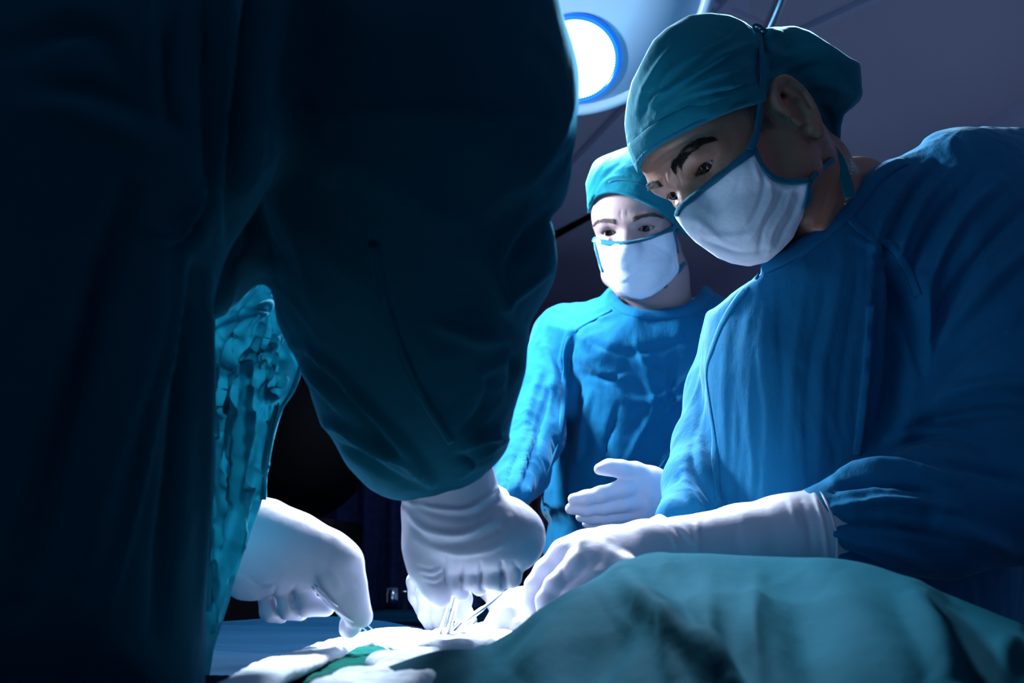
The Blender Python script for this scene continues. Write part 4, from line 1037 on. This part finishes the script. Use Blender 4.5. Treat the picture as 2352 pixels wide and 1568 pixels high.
fd = [
    # lit cloth hanging between body and arm
    ([(545, 640), (520, 700), (490, 720)], 8, 4), ([(612, 690), (560, 740), (505, 775)], 9, 6), ([(600, 720), (575, 800), (560, 880), (566, 960), (550, 1100)], 9, 6), ([(640, 760), (600, 820), (590, 900), (600, 960)], 7, -5),
    ([(670, 800), (630, 860), (600, 920)], 7, 5), ([(660, 840), (640, 900), (590, 930)], 6, -4), ([(620, 940), (600, 1040), (590, 1120)], 6, 4), ([(640, 930), (622, 1010), (612, 1060)], 4, -3), ([(530, 800), (515, 950), (520, 1100), (500, 1250)], 10, -5), ([(560, 1000), (540, 1120), (520, 1260), (500, 1420)], 8, 4),
    ([(590, 1080), (560, 1180), (530, 1290), (500, 1420)], 7, -3), ([(506, 900), (500, 1050), (505, 1200)], 7, 4),
    # sleeve
    ([(674, 788), (728, 814), (779, 851), (821, 906), (884, 969), (947, 1045), (989, 1108)], 10, 9), ([(700, 800), (760, 860), (800, 915), (860, 990), (930, 1060)], 10, -7), ([(703, 843), (745, 881), (791, 944)], 9, 6), ([(737, 969), (791, 978), (863, 1024), (939, 1062), (989, 1100)], 10, 9), ([(760, 1010), (820, 1040), (900, 1090), (960, 1115)], 10, -6), ([(1000, 740), (1060, 760), (1150, 790)], 14, 5),
    ([(1140, 780), (1180, 830), (1165, 900)], 10, -5), ([(1065, 1024), (1094, 1002), (1130, 1000), (1158, 1007)], 9, 9), ([(1050, 1040), (1100, 1060), (1140, 1040)], 6, -5), ([(1060, 1090), (1110, 1040), (1160, 1010)], 6, 5), ([(1190, 740), (1150, 680), (1130, 600)], 12, 5),
    ([(1250, 500), (1200, 560), (1160, 640)], 14, -6), ([(1260, 620), (1200, 660), (1150, 700)], 10, 4), ([(1000, 900), (990, 960), (1020, 1020)], 9, 3), ([(1120, 860), (1110, 930), (1060, 990)], 9, -4),
    ([(860, 600), (900, 760), (960, 900), (1030, 1010)], 6, 2),
    # body
    ([(600, -100), (560, 150), (540, 400), (530, 560)], 22, -16), ([(480, -100), (470, 150), (480, 400), (490, 560)], 12, -8), ([(520, -100), (515, 200), (510, 420)], 14, 8), ([(390, -50), (380, 150), (390, 280), (420, 290)], 12, -9), ([(340, -60), (345, 60), (330, 180)], 14, 8),
    ([(0, 130), (120, 70), (200, 60), (260, 110), (310, 230)], 26, -10), ([(60, 250), (180, 260), (280, 300), (380, 350)], 26, 8), ([(100, 200), (220, 210), (320, 260)], 22, -8),
    ([(470, 440), (430, 500), (390, 540), (330, 520)], 10, 7), ([(480, 470), (440, 540), (400, 560)], 12, -8), ([(290, 440), (240, 620), (180, 850), (110, 1100), (40, 1400)], 34, -16), ([(420, 580), (390, 750), (350, 930), (310, 1150), (250, 1400)], 10, 7), ([(440, 620), (420, 800), (400, 1100), (360, 1450)], 20, -12),
    ([(360, 620), (330, 800), (270, 1000), (200, 1300)], 30, 8), ([(470, 640), (468, 900), (470, 1200), (462, 1450)], 9, 4)]
V = folds(V, Q, fd); V = smooth(V, Q, 1)
V = rumple(V, Q, .003, 9, (1, 1, .6), 71); V = rumple(V, Q, .0010, 40, (1, 1, .6), 73)
gown1 = (V, Q); og = mk('surgical_gown', V, Q, M['gown_shade'], S1); sg1 = Surf(gown1)
for pts, wd in (([(860, 560), (880, 680), (920, 800), (970, 910), (1035, 1015)], .006), ([(852, 560), (872, 680), (912, 802), (962, 912)], .003)):
    V, Q = ribbon(sg1, pts, wd, .0016, .0005, n=6); mk('seam', V, Q, M['gown_shade'], og)
mk('gown_skirt', *sweep([(-.33, .58, 1.0), (-.34, .56, .92), (-.36, .52, .75), (-.38, .50, .45)], [.12, .14, .16, .17], 28), M['gown_shade'], S1, world=True)
# left sleeve and gown front: a thin lit sheet of cloth seen from its dark side
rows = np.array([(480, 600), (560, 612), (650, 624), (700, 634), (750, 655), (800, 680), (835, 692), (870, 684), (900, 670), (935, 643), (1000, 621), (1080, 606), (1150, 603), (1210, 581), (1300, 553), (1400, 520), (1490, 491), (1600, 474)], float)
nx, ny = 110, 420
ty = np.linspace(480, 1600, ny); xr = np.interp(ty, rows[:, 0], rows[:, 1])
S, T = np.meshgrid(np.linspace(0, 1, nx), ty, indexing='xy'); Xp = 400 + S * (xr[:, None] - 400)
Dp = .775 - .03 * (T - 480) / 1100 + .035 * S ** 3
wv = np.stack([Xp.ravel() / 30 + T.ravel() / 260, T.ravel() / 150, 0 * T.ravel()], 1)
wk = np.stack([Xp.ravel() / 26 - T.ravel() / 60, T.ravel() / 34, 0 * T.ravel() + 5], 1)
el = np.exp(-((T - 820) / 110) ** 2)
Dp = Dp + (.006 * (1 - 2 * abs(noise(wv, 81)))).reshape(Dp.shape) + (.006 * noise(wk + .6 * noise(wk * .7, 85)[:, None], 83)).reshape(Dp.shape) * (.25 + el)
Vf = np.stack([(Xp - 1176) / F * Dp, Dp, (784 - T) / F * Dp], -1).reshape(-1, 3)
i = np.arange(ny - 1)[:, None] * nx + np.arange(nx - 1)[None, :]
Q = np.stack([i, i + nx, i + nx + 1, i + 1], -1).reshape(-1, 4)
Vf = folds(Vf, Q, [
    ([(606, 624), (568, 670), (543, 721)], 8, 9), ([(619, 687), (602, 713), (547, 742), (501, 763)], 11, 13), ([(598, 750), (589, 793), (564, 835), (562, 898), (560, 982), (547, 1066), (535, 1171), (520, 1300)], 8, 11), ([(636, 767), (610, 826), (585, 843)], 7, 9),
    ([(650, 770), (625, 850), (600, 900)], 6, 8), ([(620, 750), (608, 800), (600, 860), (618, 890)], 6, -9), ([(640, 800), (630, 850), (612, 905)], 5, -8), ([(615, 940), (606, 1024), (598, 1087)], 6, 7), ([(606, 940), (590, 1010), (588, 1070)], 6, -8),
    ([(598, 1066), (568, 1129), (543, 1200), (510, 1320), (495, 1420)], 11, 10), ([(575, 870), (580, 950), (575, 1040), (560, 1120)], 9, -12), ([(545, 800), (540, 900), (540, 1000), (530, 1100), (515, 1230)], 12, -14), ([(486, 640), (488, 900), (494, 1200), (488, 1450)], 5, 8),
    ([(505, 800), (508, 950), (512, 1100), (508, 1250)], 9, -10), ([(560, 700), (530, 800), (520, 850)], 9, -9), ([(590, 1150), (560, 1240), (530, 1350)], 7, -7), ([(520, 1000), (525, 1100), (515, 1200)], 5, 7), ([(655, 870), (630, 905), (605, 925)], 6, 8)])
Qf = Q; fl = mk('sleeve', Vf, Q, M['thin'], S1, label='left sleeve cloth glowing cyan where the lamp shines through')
for k, pp in enumerate(([(690, 838), (672, 895), (645, 933), (622, 1000), (608, 1080), (604, 1148)], [(484, 640), (486, 800), (487, 1000), (485, 1200), (480, 1400)])):
    V, Q = ribbon(Surf((Vf, Qf)), pp, .006, .0016, .0006, n=6); mk('hem', V, Q, M['thin'], fl)
for pp in ([(640, 925, .745), (628, 980, .742), (614, 1040, .742), (608, 1075, .745)], [(634, 930, .742), (618, 990, .74), (612, 1050, .742)]):
    V, Q = sweep([c(*q) for q in curve(pp, 5)], .0012, 8); mk('thread', V, Q, M['thin'], fl)
legs(S1, -.38, .50, 3.1, .6, .16, 'gown_shade')
v = Vol([-.5, .45, c(0, 0, .6)[2] + .02], [.1, .85, c(0, -900, .6)[2]], .005)   # neck and head above the frame
v.chain([(c(560, -180, .66), .06), (c(640, -330, .68), .058)], .03)
v.ell(c(700, -480, .70), (.078, .098, .112), None, .03)
V, Q = v.mesh(); mk('body', V, Q, M['skin_pale'], S1)
v = Vol([-.5, .45, c(0, -350, .6)[2]], [.1, .90, c(0, -950, .6)[2]], .005); v.ell(c(690, -520, .69), (.09, .11, .10), None, .02)
V, Q = v.mesh(); mk('surgical_cap', V, Q, M['cap'], S1)

A_ = [
    ([(500, 1215, .875, 88), (560, 1235, .872, 90), (610, 1248, .868, 92), (680, 1262, .86, 76), (740, 1278, .852, 58), (775, 1290, .848, 52)], .012),
    ([(560, 1310, .858, 52), (640, 1308, .855, 40), (700, 1310, .85, 36)], .015),
    ([(755, 1275, .85, 50), (785, 1300, .845, 46), (803, 1345, .84, 36), (814, 1385, .836, 30), (824, 1412, .834, 26), (836, 1418, .833, 15)], .008),
    ([(740, 1310, .845, 34), (765, 1340, .835, 28), (790, 1385, .832, 24)], .010),
    ([(610, 1320, .86, 40), (580, 1338, .858, 34), (556, 1346, .858, 26)], .008),
    ([(818, 1400, .842, 24), (806, 1435, .846, 22), (800, 1444, .846, 20)], .006),
    ([(722, 1310, .862, 28), (700, 1355, .852, 24), (706, 1392, .848, 24), (748, 1394, .850, 21)], .002),
    ([(680, 1310, .866, 28), (655, 1358, .858, 23), (662, 1398, .854, 24), (690, 1406, .856, 19)], .002),
    ([(635, 1315, .870, 26), (612, 1362, .866, 21), (620, 1405, .862, 23), (645, 1414, .864, 17)], .002)]
mkglove('glove', S1, hand(A_), 'white glove of the left hand pinching the forceps', spec=[([(745, 1300), (760, 1330), (768, 1360)], 4, -1.4), ([(756, 1296), (774, 1325), (784, 1350)], 4, 1), ([(677, 1345), (667, 1385), (690, 1415)], 3, -3), ([(634, 1345), (626, 1385), (648, 1425)], 3, -3), ([(575, 1330), (600, 1345), (640, 1335)], 5, -1.4), ([(670, 1370), (690, 1355), (715, 1352)], 4, 1.2), ([(780, 1285), (786, 1280)], 3, -.6), ([(815, 1348), (827, 1344)], 3, -.7)])
B_ = [
    ([(1034, 1080, .83, 98), (1036, 1150, .84, 104), (1040, 1200, .842, 100), (1060, 1225, .845, 74)], .012),
    ([(1060, 1222, .84, 72), (1120, 1228, .84, 66), (1170, 1235, .845, 60), (1188, 1250, .848, 50)], .02),
    ([(1170, 1190, .86, 34), (1192, 1215, .86, 44)], .02),
    ([(990, 1200, .84, 58), (978, 1255, .836, 47), (985, 1300, .832, 43), (1002, 1345, .832, 31), (1014, 1375, .832, 20)], .010),
    ([(1050, 1250, .85, 30), (1040, 1300, .836, 21), (1044, 1340, .836, 21), (1062, 1364, .840, 17)], .002),
    ([(1085, 1250, .85, 30), (1080, 1300, .834, 21), (1084, 1333, .834, 21), (1100, 1350, .838, 18)], .002),
    ([(1130, 1250, .85, 30), (1126, 1300, .833, 23), (1128, 1330, .834, 23), (1145, 1340, .838, 20)], .002),
    ([(1175, 1255, .852, 32), (1176, 1300, .838, 26), (1174, 1326, .840, 25)], .002),
    ([(1040, 1340, .868, 24), (1060, 1375, .870, 23), (1058, 1408, .870, 21)], .005)]
mkglove('glove', S1, hand(B_), 'white glove of the right hand closed round the needle holder', spec=[
    ([(930, 1170), (980, 1215), (1060, 1225), (1140, 1190)], 9, 4), ([(935, 1195), (985, 1245), (1070, 1250), (1145, 1215)], 8, -3.5), ([(950, 1150), (1000, 1180), (1080, 1185), (1140, 1150)], 8, -3), ([(930, 1150), (990, 1165), (1070, 1168), (1145, 1120)], 6, 3), ([(960, 1240), (1050, 1270), (1150, 1250), (1170, 1190)], 9, 2),
    ([(960, 1300), (990, 1308), (1015, 1295)], 4, -1.4), ([(965, 1318), (995, 1326), (1020, 1310)], 4, -1.4), ([(975, 1336), (1000, 1342), (1020, 1330)], 4, -1.2), ([(1061, 1285), (1061, 1350)], 3, -3), ([(1104, 1290), (1104, 1350)], 3, -3), ([(1152, 1290), (1152, 1350)], 3, -3), ([(1022, 1280), (1024, 1340)], 3, -3), ([(1180, 1290), (1200, 1320)], 4, -1.2), ([(1150, 1290), (1165, 1345)], 4, -1.2)])

# ------------------------------------------------------------------ instruments
def rod(pts, r, n=8, sy=1.0, up=None):
    return sweep([c(*p) for p in curve(pts, 4)] if len(pts) > 2 else [c(*p) for p in pts], r, n, sy=sy, up=up)


tw = thing('forceps', 'steel thumb forceps pinched in the left gloved hand of the near surgeon', 'forceps', wpt(870, 1470, .87))
mk('blade', *rod([(716, 1345, .812), (760, 1392, .815), (830, 1440, .83), (900, 1492, .86)], [.0018] * 8 + [.0012] * 4 + [.0008], 8, .5), M['metal'], tw)
mk('blade', *rod([(722, 1340, .820), (770, 1386, .823), (845, 1436, .836), (902, 1490, .862)], [.0018] * 8 + [.0012] * 4 + [.0008], 8, .5), M['metal'], tw)
nh = thing('needle_holder', 'steel needle holder hanging straight down from the right gloved hand', 'needle holder', wpt(1015, 1475, .87))
mk('shank', *rod([(1040, 1345, .832), (1028, 1400, .845), (1003, 1478, .87)], .0024, 10), M['metal'], nh)
mk('shank', *rod([(1055, 1350, .836), (1040, 1410, .848), (1022, 1476, .872)], .0024, 10), M['metal'], nh)
sx = thing('scissors', 'curved steel scissors crossing behind the needle holder', 'scissors', wpt(1040, 1460, .89))
mk('blade', *rod([(1158, 1358, .900), (1125, 1385, .893), (1085, 1415, .885), (1050, 1445, .88), (1035, 1460, .88), (1020, 1452, .884)], [.0014] * 6 + [.0022] * 8 + [.0028] * 6 + [.0020], 8), M['metal'], sx)
mk('blade', *rod([(1080, 1405, .885), (1062, 1418, .885), (1048, 1436, .884), (1025, 1455, .884)], .0018, 8, .6), M['metal'], sx)
mk('finger_ring', *sweep([c(1068 + 22 * math.cos(a) - 5 * math.sin(a), 1424 + 15 * math.sin(a) - 5 * math.cos(a), .893) for a in np.linspace(0, 6.283, 28, endpoint=False)], .0012, 8, closed=True), M['metal'], sx)

# ------------------------------------------------------------------ surgical lamps
def lathe(prof, n=64):
    V = []; Q = []
    for r, z in prof:
        for j in range(n): a = 2 * math.pi * j / n; V.append((r * math.cos(a), r * math.sin(a), z))
    for i in range(len(prof) - 1):
        for j in range(n): Q.append((i * n + j, i * n + (j + 1) % n, (i + 1) * n + (j + 1) % n, (i + 1) * n + j))
    return np.array(V), Q


def surgical_lamp(label, cen, aim, R=.30, modules=((.0, -1),), es=True):
    z = np.array(aim, float) - cen; z /= np.linalg.norm(z)
    x = np.cross((0, 0, 1.), z); x /= np.linalg.norm(x); y = np.cross(z, x); B = np.stack([x, y, z], 1)
    t = thing('surgical_lamp', label, 'lamp', cen)
    P = lambda V: np.asarray(V) @ B.T + cen
    V, Q = lathe([(.0001, 0), (R * .5, 0.001), (R * .93, 0), (R * .94, -.012), (R * .93, -.05), (R * .75, -.10), (R * .4, -.13), (.0001, -.14)][::-1])
    mk('housing', P(V), Q, M['lamp'], t, world=True)
    rr = R * .965; V, Q = sweep([(rr * math.cos(a), rr * math.sin(a), -.004) for a in np.linspace(0, 2 * math.pi, 96, endpoint=False)], .013, 14, closed=True)
    mk('rim', P(V), Q, M['lamp'], t, world=True)
    for mx, my in modules:
        lc = np.array([mx, my, 0.])
        V, Q = lathe([(.0001, .010), (.04, .009), (.078, .003), (.079, -.002)][::-1], 48); V = V + lc
        ln = mk('lens', P(V), Q, M['lens'], t, world=True)
        V, Q = sweep([lc + (.086 * math.cos(a), .086 * math.sin(a), .004) for a in np.linspace(0, 2 * math.pi, 72, endpoint=False)], .0065, 12, closed=True)
        mk('lens_ring', P(V), Q, M['bluering'], t, world=True)
        bd = []
        for k in range(90):
            a = 2 * math.pi * k / 90; q = lc + np.array([.0795 * math.cos(a), .0795 * math.sin(a), .006])
            bd.append(sweep([q - (0, 0, .002), q, q + (0, 0, .002)], [.0012, .0024, .0010], 6))
        b = mk('bead', *(lambda vq: (P(vq[0]), vq[1]))(join(bd)), M['lens'], ln, world=True); b['kind'] = 'stuff'
    # yoke, arm and ceiling mount
    top = np.array([cen[0] - .1, cen[1] + .35, ZC])
    a = P(np.array([[0, 0, -.13]]))[0]
    V, Q = sweep(curve([a, a - z * .10, a - z * .16 + (0, 0, .06), top - (0, 0, .25)], 5), .022, 14); mk('arm', V, Q, M['lamp'], t, world=True)
    V, Q = sweep([top - (0, 0, .26), top], .04, 18); mk('mount', V, Q, M['lamp'], t, world=True)
    return t


LC = wpt(1300, -60, 1.90)
AIM = np.array([-.02, .62, 1.00])
# place the lit module where it shows below the centre of the disc
z = AIM - LC; z /= np.linalg.norm(z); xx = np.cross((0, 0, 1.), z); xx /= np.linalg.norm(xx); yy = np.cross(z, xx)
ray = W(c(1320, 135, 1.0)) - CAM; tt = ((LC - CAM) @ z) / (ray @ z); hit = CAM + ray * tt - LC
mx, my = hit @ xx, hit @ yy; ang = math.atan2(my, mx); rd = math.hypot(mx, my)
surgical_lamp('large pale surgical lamp with a lit blue-ringed lens at the top of the picture', LC, AIM, .285, [(rd * math.cos(ang + k * 2.094), rd * math.sin(ang + k * 2.094)) for k in range(3)])
L2 = np.array(ADDED_LAMP); surgical_lamp('lamp head added around the unseen side key light, behind the near surgeon', L2 + (-.02, .02, .02), (0.25, 1.15, 1.35), .22, [(0, 0)])  # housing added to hold the side key light

# steel pole hanging from the ceiling
pl = thing('ceiling_pole', 'steel pole slanting down from the ceiling behind the older surgeon\'s cap', 'pole', wpt(1745, 110, 2.1))
a = wpt(1745, 110, 2.1); b = wpt(1800, -18, 2.12); dr = (b - a) / np.linalg.norm(b - a)
e = a + dr * ((ZC - a[2]) / dr[2])
mk('shaft', *sweep([a, (a + e) / 2, e], .0125, 18), M['metal'], pl, world=True)
mk('ceiling_plate', *sweep([e - (0, 0, .03), e], .05, 20), M['lamp'], pl, world=True)
mk('end_cap', *sweep([a - dr * .02, a + dr * .01], .017, 18), M['black'], pl, world=True)

# ------------------------------------------------------------------ dark background by the head of the table
def curtain(name, x0, x1, y, z0, z1, m, amp=.02, waves=9):
    n, k = 160, 14; V = []; Q = []
    for i in range(n):
        t = i / (n - 1)
        for j in range(k): V.append((x0 + (x1 - x0) * t, y + amp * math.sin(t * waves * 6.283) * (1 - .3 * j / k) + .006 * math.sin(t * 90 + j), z0 + (z1 - z0) * j / (k - 1)))
    for i in range(n - 1):
        for j in range(k - 1): Q.append((i * k + j, (i + 1) * k + j, (i + 1) * k + j + 1, i * k + j + 1))
    o = mk(name, np.array(V), Q, m, world=True); s = o.modifiers.new('Solidify', 'SOLIDIFY'); s.thickness = .003
    return o


M['indigo'] = mat('indigo_curtain', (.02, .03, .12), .8, bump=[(60, .6, .004, (1, 1, .4))], mott=.9, mscale=70)
M['darkcurtain'] = mat('black_curtain', (.006, .006, .010), .9)
M['panel'] = mat('mauve_curtain', (.20, .12, .16), .7, mott=.1, mscale=8)
o = curtain('hanging_curtain', -.60, -.08, 2.75, 0.02, 2.3, M['indigo'], .018, 7); tag(o, 'dark indigo speckled curtain hanging behind the gloved hands', 'curtain')
o = curtain('screen_curtain', -1.5, .05, 3.3, 0.02, 2.4, M['darkcurtain'], .02, 14); tag(o, 'black curtain closing off the room behind the near surgeon', 'curtain')
o = curtain('door_curtain', .0, .75, 5.2, 0.02, 2.1, M['panel'], .03, 9); tag(o, 'dim mauve curtain in the gap beside the younger surgeon', 'curtain')
eq = thing('anaesthesia_machine', 'black rounded machine in the dark behind the near surgeon\'s left hand', 'machine', (-.55, 2.25, 0))
v = Vol([-.86, 2.0, .90], [-.22, 2.5, 1.80], .008)
v.ell((-.48, 2.25, 1.44), (.19, .15, .24), None, .02); v.chain([((-.7, 2.3, 1.0), .08), ((-.62, 2.3, 1.6), .08)], .03)
V, Q = v.mesh(); mk('cover', V, Q, M['black'], eq, world=True)
mk('cabinet', *box((-.85, 2.05, .12), (-.36, 2.45, 1.20)), M['black'], eq, world=True, sm=False)
for a in (-.80, -.41):
    for b in (2.1, 2.4): mk('wheel', *sweep([(a - .015, b, .06), (a + .015, b, .06)], .06, 18), M['black'], eq, world=True)
ms = thing('instrument_stand', 'dark instrument tray stand in the shadow behind the hands', 'stand', (-.2, 2.45, 0))
mk('tray', *box((-.34, 2.28, .985), (-.02, 2.62, 1.0)), M['navy'], ms, world=True, sm=False)
mk('post', *sweep([(-.2, 2.5, .06), (-.2, 2.5, .99)], .014, 14), M['metal'], ms, world=True)
mk('foot', *box((-.34, 2.30, .0), (-.02, 2.60, .06)), M['metal'], ms, world=True, sm=False)
x_, y_, z_ = on_plane_z(905, 1405, 1.0)
for a, b, r_, h_, nm, lb in ((900, 1398, .016, .05, 'steel_cup', 'small shining steel cup on the dark tray, left of the pair'), (930, 1400, .007, .045, 'steel_knob', 'thin steel knob with a flat head standing on the dark tray')):  # steel cup and a small steel knob
    p = on_plane_z(a, b, 1.0)
    prof = [(r_ * .8, 0), (r_, .004), (r_, h_ * .85), (r_ * 1.2, h_ * .86), (r_ * 1.2, h_), (.0001, h_)] if nm == 'steel_knob' else [(.0001, 0), (r_ * .7, 0), (r_ * .9, h_ * .4), (r_, h_), (r_ * .93, h_), (r_ * .8, h_ * .5), (.0001, .006)]
    V, Q = lathe(prof, 24); o = mk(nm, V + p, Q, M['metal'], world=True); tag(o, lb, 'cup' if 'cup' in nm else 'knob')
print('built', time.time() - T0)
